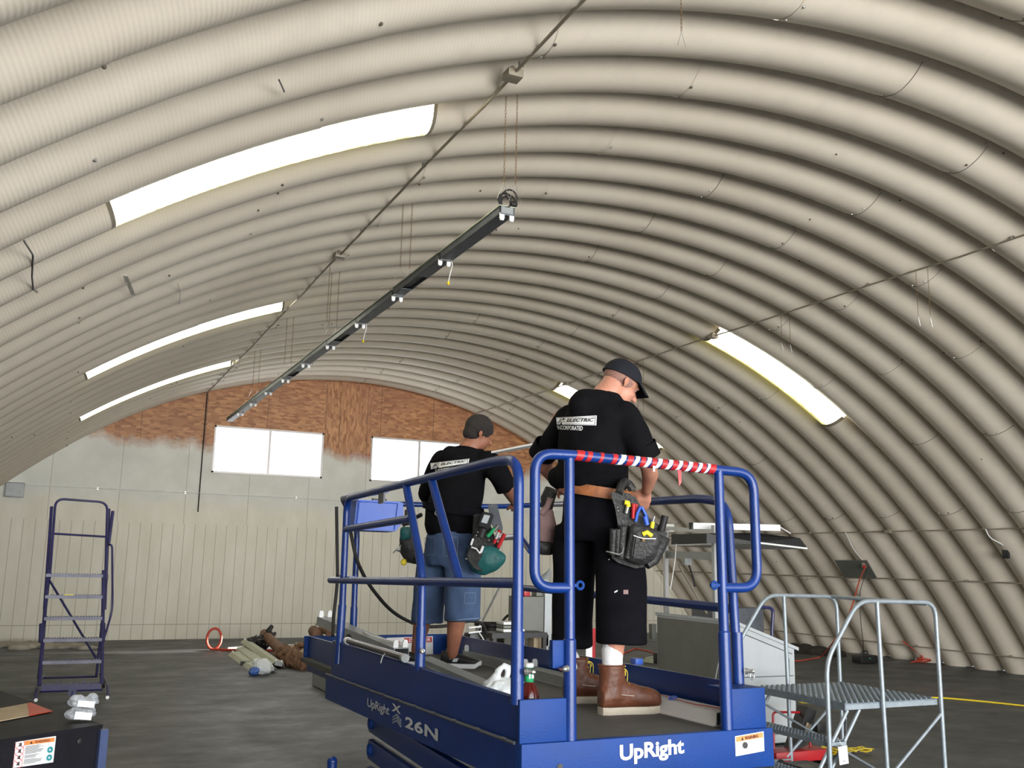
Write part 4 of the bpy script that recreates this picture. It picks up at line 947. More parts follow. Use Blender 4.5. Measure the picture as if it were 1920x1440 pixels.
def slab(name, label, pa, pb, w_, h, m, cat, z0=.0, z1=None, grp=None, tilt=0):
    a, c_ = fxy(*pa), fxy(*pb); z1 = z0 if z1 is None else z1; a = a+V((0, 0, z0+h/2)); c_ = c_+V((0, 0, z1+h/2)); t = thing(name, label, cat, grp, loc=a)
    y = (c_-a).normalized(); x = y.cross(V((0, 0, 1))).normalized(); x = Matrix.Rotation(tilt, 3, y)@x; z = x.cross(y); l = (c_-a).length
    b = MB(); P_ = lambda u, v, w: x*u+y*v+z*w
    b.prism([P_(-w_/2, 0, -h/2), P_(-w_*.30, 0, h/2), P_(w_*.30, 0, h/2), P_(w_/2, 0, -h/2), P_(w_/2-.004, 0, -h/2), P_(w_*.30-.004, 0, h/2-.006), P_(-w_*.30+.004, 0, h/2-.006), P_(-w_/2+.004, 0, -h/2)], y*l); b.build('reflector', m, t, smooth=False)
    k = MB(); k.prism([P_(-w_*.3, l-.004, -h/2), P_(w_*.3, l-.004, -h/2), P_(w_*.3, l-.004, h/2), P_(-w_*.3, l-.004, h/2)], y*.004); k.build('end_cap', 'greym', t, smooth=False)
    k = MB()
    for v in (.04, l-.06): k.box(P_(-w_*.22, v, h/2+.008), (.03, .03, .025)); k.box(P_(w_*.22, v, h/2+.008), (.03, .03, .025))
    k.build('socket_pair', 'whitem', t, smooth=False); return t
g = 'discarded light reflectors in the debris pile'
slab('discarded_reflector', 'pale green reflector at the left tip of the debris pile', (442, 1228), (492, 1262), .26, .05, 'fixtop', 'light fixture', 0, 0, g)
slab('discarded_reflector', 'pale reflector lying on top of the left tip of the debris pile', (452, 1224), (505, 1262), .22, .05, 'fixtop', 'light fixture', .05, .02, g, .25)
slab('discarded_reflector', 'long pale reflector with end lampholders sloping behind the blue and white bag', (461, 1221), (522, 1254), .20, .06, 'fixtop', 'light fixture', .13, .04, g, -.2)
slab('discarded_reflector', 'flat cream reflector lying in the right half of the debris pile', (550, 1222), (590, 1246), .24, .06, 'cardtan', 'light fixture', .06, .02, g, .3)
slab('discarded_reflector', 'tan reflector lying at the right end of the debris pile next to the lift', (577, 1238), (602, 1228), .2, .06, 'cardtan', 'light fixture', .10, .14, g, -.3)
def tubeobj(name, label, pts, r, m, cat, g=None):
    return tag(MB().tube(pts, r, 10, fil=.1).build(name, m), label, cat, g)
tubeobj('cardboard_tube', 'thick brown cardboard tube lying across the middle of the debris pile', [fxy(494, 1218)+V((0, 0, .27)), fxy(530, 1240)+V((0, 0, .13))], .085, 'card', 'tube')
b = ORG()
b.chain([fxy(528, 1240)+V((0, 0, .12)), fxy(548, 1250)+V((0, 0, .11)), fxy(568, 1255)+V((0, 0, .08)), fxy(586, 1255)+V((0, 0, .07))], [.12, .13, .11, .06])
tag(b.grow('paper_wrap', 'card', None, vox=.014, smooth=0, wr=.055, wsc=11), 'crushed brown wrapping paper at the front of the debris pile', 'paper')
b = ORG(); p = fxy(484, 1222)
b.sph(p+V((0, 0, .14)), (.20, .18, .13), 10); b.chain([p+V((.05, 0, .15)), p+V((.17, 0, .30)), p+V((.19, .0, .42))], [.12, .07, .03]); b.chain([p+V((.1, 0, .2)), p+V((.25, .02, .30))], [.08, .04])
tag(b.grow('bin_liner', 'black', None, vox=.015, smooth=1, wr=.05, wsc=12), 'crumpled black bag at the back of the debris pile', 'bag')
b = ORG()
for i in range(9): b.sph(fxy(550+i*6, 1228+random.uniform(-4, 8))+V((0, 0, random.uniform(.05, .16))), (.12, .08, .05), 8)
tag(b.grow('paper_wrap', 'card', None, vox=.015, smooth=0, wr=.05, wsc=13), 'loose torn brown paper between the reflectors of the debris pile', 'paper')
p = fxy(488, 1266); bag('translucent white carrier bag on the floor in front of the debris pile', V((p.x+.04, p.y+.06, 0)), (.26, .22, .27), 11, False, mtx=Matrix.Identity(4))
bag('blue end of a carrier bag sticking out left of the white bag on the floor', V((p.x-.09, p.y+.0, 0)), (.14, .16, .14), 12, False, 'bagb', mtx=Matrix.Identity(4))
b = MB(); b.box(fxy(460, 1247)+V((0, 0, .03)), (.14, .06, .05)); tag(b.build('lamp_ballast', 'black', smooth=False), 'small black block on the floor beside the debris pile', 'part')
b = MB(); b.box(fxy(466, 1247)+V((0, 0, .025)), (.07, .05, .04), Matrix.Rotation(.4, 3, 'Z')); tag(b.build('tape_roll', 'yellow', smooth=False), 'tiny yellow scrap beside the black block near the debris pile', 'scrap')
q = [at(*p_, 2, .16) for p_ in ((586, 1261), (612, 1249), (650, 1252), (650, 1290))]
t = thing('carton', 'pale open carton lying on the floor beside the left side of the lift', 'box', loc=(q[0].x, q[0].y, 0)); o_ = V((q[0].x, q[0].y, 0))
MB().prism([p_-o_-V((0, 0, .15)) for p_ in q], (0, 0, .15)).build('carton_body', 'greym', t, smooth=False); MB().prism([p_-o_+V((0, 0, .0)) for p_ in q], (0, 0, .008)).build('lid', 'fixtop', t, smooth=False)
tubeobj('cardboard_tube', 'dark brown tube poking past the far left corner of the lift, under the old channel', [LM@L(596, 1192, 1, 4.3), LM@L(588, 1183, 1, 4.5)], .045, 'card', 'tube')
tubeobj('rusty_rod', 'rusty brown rod end below the old channel at the far left corner of the lift', [LM@L(603, 1178, 1, 4.35), LM@L(618, 1186, 1, 4.2)], .03, 'card', 'part')

# ================================================================ behind the lift, centre
cz0 = fxy(1015, 1232); cX, cY = cz0.x, cz0.y
def boxat(t, name, pxl, pyt, pxr, pyb, y, dep_, m, bev=.004):
    a, c_ = at(pxl, pyb, 1, y), at(pxr, pyt, 1, y); o_ = t.location
    return MB().b2((a.x-o_.x, y-o_.y, a.z-o_.z), (c_.x-o_.x, y+dep_-o_.y, c_.z-o_.z), bev).build(name, m, t, smooth=False)
Yc = 9.3
base = at(1010, 1209, 1, Yc)
t = thing('metal_cart', 'dark grey metal cabinet on a cart seen between the two men', 'cabinet', loc=(base.x, Yc, 0))
boxat(t, 'cabinet', 975, 1119, 1020, 1187, Yc, .3, 'cabdk'); boxat(t, 'side_panel', 1020.5, 1108, 1035, 1212, Yc, .3, 'cab')
for px in (977, 1022): a = at(px, 1190, 1, Yc); MB().b2((a.x-base.x, 0, .0), (a.x-base.x+.04, .4, a.z)).build('leg', 'cab', t, smooth=False)
a = at(985, 1191, 1, Yc); MB().b2((a.x-base.x-.3, 0, .12), (a.x-base.x+.1, .4, .16)).build('shelf', 'cabdk', t, smooth=False)
def smallbox(label, name, pxs, y, dep_, m, cat, bev=.006, z0=None):
    a, c_ = at(pxs[0], pxs[3], 1, y), at(pxs[2], pxs[1], 1, y); lo = z0 if z0 is not None else a.z
    o = MB().b2((a.x, y, lo), (c_.x, y+dep_, c_.z), bev).build(name, m, None); return tag(o, label, cat)
smallbox('small red and white box on the grey cart between the men', 'parts_box', (983, 1105, 994, 1118), Yc+.05, .1, 'red', 'box')
smallbox('dark jar standing on the grey cart between the men', 'parts_jar', (1006, 1108, 1027, 1118), Yc+.05, .12, 'cabdk', 'jar')
# bench vice like grey tool rising over the cart
p = at(1021, 1093, 1, Yc+.1); t = thing('bench_grinder', 'dark rounded tool with a bent tip above the grey cart', 'tool', loc=p)
b = ORG(); b.sph((0, 0, 0), (.075, .07, .09), 10); b.chain([V((.02, 0, .06)), V((.055, 0, .115)), V((.06, 0, .16))], [.05, .025, .008]); b.sph((-.03, 0, -.08), (.06, .05, .04), 8); b.grow('tool_body', 'greym', t, vox=.012, smooth=2)
MB().tube([(0, 0, -.05), (0, 0, at(1020, 1108, 1, Yc+.1).z-p.z)], .03, 8).build('stem', 'steel', t)
# bin, dark table, cables
Yb = 10.2
a, c_ = at(893, 1168, 1, Yb), at(946, 1168, 1, Yb); xm = (a.x+c_.x)/2; rr = (c_.x-a.x)/2
t = thing('rubbish_bin', 'wide black bin behind the standing man in jean shorts', 'bin', loc=(xm, Yb, 0)); zt = a.z
MB().lathe([(rr*.75, 0), (rr*.95, zt-.04), (rr*1.06, zt-.03), (rr*1.06, zt), (rr*.92, zt), (rr*.7, .02)], (0, 0, 0), 20).build('tub', 'black', t)
MB().tube([(-rr*.3, -rr, zt-.10), (-rr*.45, -rr, zt-.32)], .012, 6).build('handle', 'card', t)
p = at(905, 1163, 1, Yb-.1); q_ = at(936, 1102, 1, Yb+.25); tubeobj('broom_handle', 'thin dark rod leaning out of the black bin towards the right', [p-(q_-p)*.5, q_+(q_-p)*.25], .012, 'greym', 'broom')
for i, (pts, r_) in enumerate((([(935, 1190), (938, 1170), (950, 1155), (962, 1150), (975, 1142)], .014), ([(957, 1160), (957, 1140), (963, 1131), (975, 1126)], .012))):
    tubeobj('thick_cable', ('thick black cable arching over the bin towards the lift post', 'thin black cable curling up beside the near left lift post')[i], [at(*p_, 1, Yb-.5) for p_ in pts]+[at(985, 1180, 1, Yb-.5)], r_, 'rubber', 'cable')
t = thing('tool_table', 'low black stand with pale papers behind the near left lift post', 'table', loc=(at(960, 1200, 1, 9.0).x, 9.0, 0)); zt = at(960, 1187, 1, 9.0).z
MB().b2((-.22, 0, zt-.05), (.40, .26, zt)).build('table_top', 'black', t, smooth=False)
for x in (-.2, .36): MB().b2((x, .02, 0), (x+.04, .06, zt-.05)).build('leg', 'black', t, smooth=False); MB().b2((x, .20, 0), (x+.04, .24, zt-.05)).build('leg', 'black', t, smooth=False)
for i, nm in enumerate(('lowest', 'middle', 'topmost')):
    x0 = at(944, 1180, 1, 9.05).x; o = MB().b2((x0, 9.05, zt+.003+i*.036), (x0+.24-.03*i, 9.24, zt+.034+i*.036), .012).build('folded_rag', 'white' if i != 1 else 'cabdk'); tag(o, '%s of three folded cloths stacked beside the near left lift post' % nm, 'cloth', 'folded cloths')
smallbox('pale carton with an orange smudge under the grey cart', 'carton', (1001, 1184, 1017, 1206), 9.15, .15, 'cardtan', 'box', z0=0.165)
p = fxy(1107, 1290); 
smallbox('red and white tilted sign seen between the legs of the man in black shorts', 'safety_sign', (1104, 1178, 1117, 1216), 8.6, .02, 'red', 'sign', z0=0)
smallbox('white and yellow board beside the red sign between the legs', 'safety_board', (1099, 1186, 1111, 1216), 8.55, .015, 'white', 'sign', z0=0)
# ================================================================ sloped consoles (right of the men)
x0, x1, yf = 5.79, 6.50, 7.47
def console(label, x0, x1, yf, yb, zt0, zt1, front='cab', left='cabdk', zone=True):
    t = thing('control_console', label, 'cabinet', loc=(x0, yf, 0)); w_ = x1-x0; d = yb-yf
    MB().prism([(0, 0, .02), (w_, 0, .02), (w_, 0, zt1), (0, 0, zt0)], (0, d, 0)).build('cabinet', front, t, smooth=False)
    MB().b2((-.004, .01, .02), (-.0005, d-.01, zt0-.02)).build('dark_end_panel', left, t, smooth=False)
    MB().prism([(-.01, -.02, zt0), (w_+.04, -.02, zt1-.03), (w_+.04, -.02, zt1+.0), (-.01, -.02, zt0+.03)], (0, d+.04, 0)).build('top', front, t, smooth=False)
    k = MB(); e = .003
    k.bar((.03, -e, zt0-.07), (w_-.03, -e, zt1-.06), .004, .006); k.bar((.03, -e, .62), (w_-.02, -e, .62), .004, .006); k.bar((.03, -e, .10), (w_-.02, -e, .10), .004, .006); k.bar((w_-.07, -e, .62), (w_-.07, -e, zt1-.1), .006, .004); k.bar((.04, -e, .62), (.04, -e, zt0-.1), .006, .004)
    k.build('panel_gap', 'ink', t, smooth=False); return t
console('near light grey sloped console cabinet right of the man in black shorts', x0, x1, yf, 8.75, 1.11, .88)
p = at(1405, 1180, 1, 8.6)
# second console behind, blue grey, with a frame
Y2 = 10.2; a, c_ = at(1385, 1200, 1, Y2), at(1432, 1140, 1, Y2); t = thing('control_console', 'blue grey bin with a pipe handle behind the sloped console', 'cabinet', loc=(a.x, Y2, 0))
MB().b2((-.3, 0, .0), (c_.x-a.x, .6, c_.z), .02).build('tub', 'fixdk', t); b = MB(); e0, e1 = at(1425, 1138, 1, Y2-.05), at(1450, 1140, 1, Y2-.05); e2 = at(1447, 1190, 1, Y2-.05)
b.tube([e0-V((a.x, Y2, 0)), e1-V((a.x, Y2, 0)), e2-V((a.x, Y2, 0)), V((e2.x-a.x, -.05, .05))], .022, 8, fil=.08); b.build('pipe_handle', 'purple', t)
# black metal strip leaning on the dark console side
pa, pb = at(1362, 1222, 0, 5.75), at(1345, 1262, 0, 5.75); tubeobj('thin_rod', 'thin pale rod leaning on the dark side of the sloped console', [pa+V((-.03, 0, .12)), pb+V((-.08, 0, -.25))], .007, 'greym', 'rod')
# aluminium canopy rack
PA, PB = V((7.6, 11.0, 0)), V((6.72, 8.55, 0))
PA = fxy(1250, 1285); PB = fxy(1345, 1330)
t = thing('aluminium_rack', 'tall silver rack of square posts carrying a wide black panel', 'rack', loc=(PA.x, PA.y, 0)); o_ = V((PA.x, PA.y, 0))
za = at(1250, 985, 1, PA.y).z; zb = at(1345, 985, 1, PB.y).z
for (px, P_, zt) in ((1250, PA, za), (1345, PB, zb)):
    dx = PA*0; MB().bar(P_-o_, P_-o_+V((0, 0, zt)), .055, .055, up=(0, 1, 0)).build('post', 'alu', t, smooth=False)
def RP(px, py, y): return at(px, py, 1, y)-o_
yA, yB = PA.y, PB.y
MB().bar(RP(1250, 990, yA), RP(1373, 1001, yB), .05, .05).build('beam', 'whitem', t, smooth=False)
MB().box(RP(1254, 990, yA), (.14, .07, .11)).build('corner_joint', 'whitem', t, smooth=False)
MB().bar(RP(1297, 986, yB+.3), RP(1462, 990, yB-.2), .07, .075).build('lamp_bar', 'whitem', t, smooth=False); MB().bar(RP(1295, 986, yB+.3), RP(1300, 986, yB+.3), .075, .08).build('bar_end', 'black', t, smooth=False)
MB().tube([RP(1462, 988, yB-.2), RP(1482, 1000, yB-.2)], .008, 6).build('stay_wire', 'whitem', t)
yn = yB-.55; pp = [RP(1262, 1022, yB+.9), RP(1267, 1010, yB+.9), RP(1297, 1004, yB+.9), RP(1420, 1001, yn), RP(1503, 1008, yn), RP(1513, 1027, yn), RP(1425, 1018, yn)]
top = [RP(1262, 1014, yB+1.2), RP(1510, 1014, yn)]
# black panel: a shallow tray seen from below
q0, q1 = RP(1262, 1021, yB+1.3), RP(1513, 1028, yn); dirn = (q1-q0); 
b = MB(); A0, A1, A2 = RP(1258, 1024, yB+1.2), RP(1400, 1018, yn-.0), RP(1514, 1030, yn+.0)
b.prism([RP(1255, 1024, yB+1.3), RP(1420, 1019, yn), RP(1514, 1030, yn), RP(1400, 1030, yB+1.3)], (0, 0, .02)); b.build('panel_rim', 'whitem', t, smooth=False)
b = MB(); b.prism([RP(1258, 1022, yB+1.3), RP(1262, 1008, yB+1.3), RP(1300, 1005, yB+1.2), RP(1330, 1012, yB+1.2), RP(1330, 1020, yB+1.2)], (0, -.9, 0)); b.build('panel_end', 'black', t, smooth=False)
b = MB(); b.prism([RP(1325, 1019, yn+.1), RP(1325, 1000, yn+.1), RP(1420, 999, yn), RP(1500, 1009, yn), RP(1513, 1026, yn), RP(1420, 1017, yn)], (0, .7, 0)); b.build('panel_box', 'black', t, smooth=False)
MB().bar(RP(1256, 1040, yA), RP(1345, 1043, yB), .04, .10).build('lower_beam', 'greym', t, smooth=False); MB().bar(RP(1345, 1040, yB), RP(1368, 1040, yB-.1), .04, .08).build('bracket', 'greym', t, smooth=False)
tubeobj('white_cord', 'thin white cord hanging in a loop from the black panel of the rack', [RP(1278, 1003, yB+.6)+o_, RP(1268, 1016, yB+.6)+o_, RP(1266, 1050, yB+.6)+o_, RP(1257, 1105, yB+.6)+o_], .006, 'whitem', 'cord')
tubeobj('inclined_rod', 'pale rod slanting down to the right behind the rack posts', [RP(1272, 1058, yB+.8)+o_, RP(1325, 1150, yB+.8)+o_], .014, 'conduit', 'rod')
b = MB(); b.box(RP(1288, 1053, yB+.5), (.10, .06, .08)); b.build('clamp', 'greym', t, smooth=False)
tubeobj('hanging_plug', 'black plug on a thin lead hanging between the rack posts', [RP(1292, 1060, yB+.5)+o_, RP(1300, 1085, yB+.5)+o_, RP(1303, 1100, yB+.5)+o_], .012, 'rubber', 'plug')
# things on the floor seen over the right toe board
tubeobj('extension_cord', 'brown extension cord on the floor behind the right toe board of the lift', [fxy(1170, 1226)+V((0, 0, .012)), fxy(1192, 1217)+V((0, 0, .012)), fxy(1215, 1222)+V((0, 0, .012)), fxy(1238, 1229)+V((0, 0, .012))], .014, 'redcord', 'cord')
smallbox('small bright blue box behind the right toe board of the lift', 'parts_box', (1192, 1235, 1206, 1247), 8.2, .1, 'plastic_blue', 'box')
o = fxy(1222, 1245); b = MB()
for k_ in range(4): b.torus((o.x, o.y, .03+.02*k_), .14-.01*k_, .010, (.1, .1*k_, 1), 18, 5)
tag(b.build('coiled_cord', 'fixtop'), 'pale coil of wire on the floor left of the rack', 'cord')
smallbox('black box standing on the floor at the left foot of the rack', 'power_box', (1236, 1225, 1242, 1246), 9.3, .12, 'black', 'box')
smallbox('cup with dark lid behind the left post of the rack', 'paper_cup', (1223, 1170, 1231, 1199), 11.6, .09, 'cabdk', 'cup')
# ================================================================ grey rolling platform steps (right)
st = thing('rolling_platform', 'grey tubular work platform steps standing at the right of the lift', 'steps', loc=(5.37, 5.61, 0)); OX = V((5.37, 5.61, 0))
ZP = .66; y0, y1 = 0.0, 1.05; x0, x1 = 0.0, .95
def gt(pts, r=.017, name='rail', fil=.09, m='galv'): return MB().tube(pts, r, 10, fil=fil, fn=6).build(name, m, st)
xl = at(1466, 1285, 1, 6.91).x-OX.x
for yy in (y0, y1):
    xf = -.19; dxb = .90 if yy == 0 else .88
    hz_ = 1.40
    gt([(xf, yy, 0.02), (xf+.0, yy, .97), (xf+.33, yy, hz_), (dxb+.04, yy, hz_-.01), (dxb+.05, yy, .02)], fil=.12)
    gt([(xf+.52, yy, hz_), (xf+.55, yy, .02)], name='post', fil=0)
    gt([(dxb+.04, yy, .55), (xf+.50, yy, .08)], r=.013, name='brace', fil=0)
    gt([(xf, yy, .06), (xf+.55, yy, .06)], r=.013, name='foot_rail', fil=0)
gt([(.86, y0, 1.38), (.86, y1, 1.39)], name='back_rail', fil=0)
MB().b2((x0, y0+.02, ZP-.045), (x1-.02, y1-.02, ZP-.01)).build('platform_frame', 'galv', st, smooth=False)
g_ = MB(); g_.b2((x0, y0+.02, ZP-.01), (x1-.02, y1-.02, ZP))
for i in range(34):
    for j in range(16):
        g_.box((x0+.02+i*.027, y0+.05+j*.062+(i % 2)*.03, ZP+.004), (.016, .032, .010))
g_.build('serrated_deck', 'galv_dk', st, smooth=False)
MB().b2((x0-.012, y0+.02, ZP-.05), (x0, y1-.02, ZP+.004)).build('nosing', 'galv_dk', st, smooth=False)
for yy in (y0+.03, y1-.03):
    for dx in (0, .115): gt([(x0+.02+dx, yy, ZP-.05), (x0-.42+dx, yy, .0)], r=.014, name='stringer', fil=0)
for i, z in enumerate((.40, .16)):
    xx = x0-.16-.17*i; g_ = MB(); g_.b2((xx-.03, y0+.03, z-.03), (xx+.13, y1-.03, z))
    for k_ in range(5):
        for j in range(26): g_.box((xx-.02+k_*.034, y0+.05+j*.037, z+.004), (.014, .018, .009))
    g_.build('step', 'galv_dk', st, smooth=False); MB().b2((xx-.01, y0-.0, z-.025), (xx+.13, y0+.03, z+.0)).build('step_bracket', 'galv', st, smooth=False)
gt([(x0, y0+.03, ZP-.1), (x1, y1, .05)], r=.010, name='brace', fil=0); gt([(x0, y1, ZP-.1), (x1-.4, y0+.05, .05)], r=.010, name='brace', fil=0)
for xx in (-.19, .95):
    for yy in (0, 1.05): MB().tube([(xx, yy, 0), (xx, yy, .05)], .025, 10).build('rubber_foot', 'rubber', st)
tg = at(1577, 1404, 1, 5.58); t = thing('paper_tag', 'white tag hanging from the slanted legs of the grey platform steps', 'tag', loc=tg)
MB().box((0, -.02, -.04), (.085, .002, .125), Matrix.Rotation(-.08, 3, 'Y')).build('card', 'white', t, smooth=False); MB().box((.005, -.0215, -.08), (.035, .001, .008)).build('print', 'textgrey', t, smooth=False); MB().tube([(0, -.02, .02), (0, .03, .07)], .002, 5).build('string', 'whitem', t)
# under and beyond the steps
Yj = 6.75; t = thing('floor_jack', 'red floor jack with a black handle under the grey platform steps', 'jack', loc=(at(1480, 1425, 1, Yj).x, Yj, 0)); b0 = t.location
b = MB(); b.b2((-.22, -.1, .03), (.35, .12, .12), .02); b.build('jack_frame', 'red', t)
b = MB(); b.prism([(.02, -.02, .10), (.16, -.02, .14), (.30, -.02, .42), (.20, -.02, .46)], (0, .12, 0)); b.build('black_housing', 'black', t, smooth=False); MB().box((.17, -.03, .26), (.05, .004, .14), Matrix.Rotation(.45, 3, 'Y')).build('label', 'cardtan', t, smooth=False)
MB().tube([(-.12, .05, .10), (-.12, .05, .42), (.25, .05, .40), (.28, .05, .1)], .010, 8, fil=.04).build('handle', 'red', t)
for x in (-.18, .3): MB().tube([(x, -.11, .035), (x, .13, .035)], .035, 12).build('wheel', 'rubber', t)
Yj = 6.1; t = thing('tool_case', 'red and black low tool near the foot of the grey platform steps', 'tool', loc=(at(1525, 1430, 1, Yj).x, Yj, 0))
MB().b2((-.14, 0, 0), (.10, .3, .07), .02).build('red_body', 'red', t); MB().b2((-.05, .05, .07), (.2, .3, .11), .02).build('black_top', 'black', t)
random.seed(9)
def heap(label, px, py, r, n, name='cargo_strap', cat='strap', m='yellow'):
    c_ = fxy(px, py); b = MB()
    for i in range(n):
        a = random.uniform(0, 6.3); pts = []
        for k_ in range(7): a += random.uniform(.5, 1.1); q_ = r*random.uniform(.4, 1.0); pts.append(c_+V((q_*cos(a), q_*sin(a)*.8, .015+random.uniform(0, .05))))
        pts2 = fillet(pts, .2, 4)
        for p_, q_ in zip(pts2, pts2[1:]):
            if (q_-p_).length > .004: b.bar(p_, q_, .035, .003)
    return tag(b.build(name, m, smooth=False), label, cat)
heap('yellow strap heaped on the floor under the grey platform steps', 1555, 1416, .2, 5)
heap('small yellow strap end on the floor right of the white tag', 1610, 1415, .16, 3)
pts = [fxy(x, y)+V((0, 0, .008)) for x, y in ((1490, 1310), (1500, 1318), (1522, 1319), (1527, 1313), (1512, 1309), (1495, 1310), (1560, 1318), (1650, 1321), (1700, 1312), (1750, 1308), (1840, 1316), (1990, 1332))]
tag(MB().tube(pts, .011, 6, fil=.25).build('extension_cord', 'yellow'), 'yellow cord lying across the floor at the right behind the steps', 'cord')
smallbox('small dark mat patch on the floor behind the treads of the grey steps', 'floor_plate', (1533, 1355, 1548, 1364), 7.9, .3, 'black', 'mat', z0=0)
# silver cap bar: the pale strip the men hold, between them
t = lthing('metal_strip', 'long white metal strip held up by the men above the left guard rail', 'light fixture')
pA, pB = L(926, 849, 1, 2.6), L(1012, 832, 1, 2.3)
MB().bar(pA, pB+(pB-pA)*.35, .07, .012).build('strip', 'whitem', t, smooth=False)

# ================================================================ the two men
def decal(target, me, quad, name, m, parent, off=.003):
    """lay a flat mesh (unit coordinates) on the cloth inside a pixel quad TL,TR,BR,BL"""
    bv = BVHTree.FromPolygons([target.matrix_world@v.co for v in target.data.vertices], [tuple(p.vertices) for p in target.data.polygons])
    TL, TR, BR, BL = [V(q) for q in quad]; last = 5
    for v in me.vertices:
        u, w_ = v.co.x, v.co.y; p = TL*(1-u)*w_+TR*u*w_+BR*u*(1-w_)+BL*(1-u)*(1-w_); d = ray((p.x, p.y)).normalized(); h = bv.ray_cast(CAM, d)
        if h[0] is not None: v.co = h[0]-d*off; last = h[3]
        else: v.co = CAM+d*last
    me.materials.clear(); me.materials.append(M[m]); o = bpy.data.objects.new(name, me); COL.objects.link(o); o.parent = parent; return o
def unit_grid(nx, ny, u0=0, v0=0, u1=1, v1=1):
    bm = bmesh.new(); g = [[bm.verts.new((u0+(u1-u0)*i/nx, v0+(v1-v0)*j/ny, 0)) for i in range(nx+1)] for j in range(ny+1)]
    for j in range(ny):
        for i in range(nx): bm.faces.new((g[j][i], g[j][i+1], g[j+1][i+1], g[j+1][i]))
    me = bpy.data.meshes.new('g'); bm.to_mesh(me); bm.free(); return me
def unit_text(body, u0, v0, u1, v1, bold=0, shear=0, sp=1):
    me = text_me(body, 1, 0, shear, bold, sp=sp); bm = bmesh.new(); bm.from_mesh(me); bmesh.ops.triangulate(bm, faces=bm.faces)
    bm.to_mesh(me); bm.free(); xs = [v.co.x for v in me.vertices]; ys = [v.co.y for v in me.vertices]; a, b, c_, d = min(xs), max(xs), min(ys), max(ys)
    for v in me.vertices: v.co = V((u0+(u1-u0)*(v.co.x-a)/(b-a), v0+(v1-v0)*(v.co.y-c_)/(d-c_), 0))
    return me
def hdir(deg):  # horizontal heading, degrees clockwise from the view direction
    a = YAW+math.radians(deg); return V((sin(a), cos(a), 0))
Z3 = V((0, 0, 1))
def hand(b, wrist, palm, fdir, back, r=.0085, curl=.6, ln=.075, side=1):
    """palm and five fingers. fdir: finger direction, back: direction of the back of the hand"""
    f = V(fdir).normalized(); k = V(back).normalized(); a = f.cross(k).normalized()*side; palm = V(palm)
    b.cap(wrist, palm-f*.03, .024, .026); 
    for i in range(4):
        o_ = a*(.030-.020*i); l = ln*(.92, 1.0, .95, .78)[i]; p0 = palm+o_+f*.012
        b.cap(palm-f*.035+o_*.6, p0, .014, .012, 8)
        p1 = p0+(f*cos(curl*.6)-k*sin(curl*.6))*l*.45; p2 = p1+(f*cos(curl*1.7)-k*sin(curl*1.7))*l*.32; p3 = p2+(f*cos(curl*2.5)-k*sin(curl*2.5))*l*.24
        b.chain([p0, p1, p2, p3], [r*1.1, r, r*.92, r*.8], 8)
    t0 = palm-f*.025+a*.028; t1 = t0+(a*.8+f*.35-k*.35).normalized()*.034; t2 = t1+(a*.35+f*.85-k*.4).normalized()*.028
    b.chain([t0, t1, t2], [.015, .0115, .009], 8)
def head(b, c, up, fwd, R=.0785):
    """skull, face, nose, brow, chin and ears; c centre, up and fwd head axes"""
    up = V(up).normalized(); fwd = V(fwd); fwd = (fwd-up*fwd.dot(up)).normalized(); sd = fwd.cross(up).normalized()
    rot = Matrix((sd, fwd, up)).transposed(); c = V(c); P = lambda x, y, z: c+sd*x+fwd*y+up*z
    b.sph(P(0, -.012, .02), (R, R*1.22, R*1.18), 20, rot); b.sph(P(0, .035, -.045), (R*.78, R*.72, R*.95), 16, rot)
    b.sph(P(0, .055, -.095), (.030, .028, .022), 10, rot); b.chain([P(0, .088, .0), P(0, .112, -.030)], [.009, .014], 8)
    b.sph(P(0, .100, -.032), (.017, .012, .009), 8, rot)
    for s_ in (-1, 1):
        b.sph(P(.030*s_, .080, .012), (.022, .010, .008), 8, rot); b.sph(P(.032*s_, .070, -.028), (.020, .018, .016), 8, rot)
    b.sph(P(0, .086, -.066), (.024, .010, .005), 8, rot); b.sph(P(0, .084, -.075), (.021, .010, .006), 8, rot)
    return P, rot, sd, fwd, up
def ears(P, sd, fwd, up, parent, m, R=.0785):
    for s_ in (-1, 1):
        k = ORG(); o_ = P((R-.004)*s_, -.006, -.014); out = (sd*s_*.62-fwd*.78).normalized(); nn = out.cross(up).normalized()
        er_ = Matrix((out, nn, up)).transposed()
        k.torus(o_+out*.012, .0165, .0042, nn, 16, 8); k.sph(o_+out*.010-nn*.0, (.015, .0045, .017), 10, er_); k.sph(o_+out*.006-up*.019, (.009, .005, .010), 8, er_)
        k.grow('ear', m, parent, vox=.003, smooth=3); continue
        k = MB()
        pts = [(0, .022), (.010, .027), (.018, .020), (.019, .004), (.015, -.012), (.008, -.024), (.001, -.026), (-.001, -.008)]
        k.tube([o_+out*x*.9+up*z+fwd*(.0) for x, z in pts], .0048, 8, fil=.006, fn=3)
        k.loft([[o_+out*x*.9*q_+up*z*q_-fwd*.003*(1-q_) for x, z in pts] for q_ in (1, .5, .1)], caps=False)
        k.build('ear', m, parent)
def eyes(P, parent):
    for s_ in (-1, 1):
        k = MB(); k.sph(P(.030*s_, .070, .0), .0105, 10); o = k.build('eye', 'suede', parent); MB().sph(P(.030*s_, .078, .0), .005, 8).build('iris', 'ink', o)
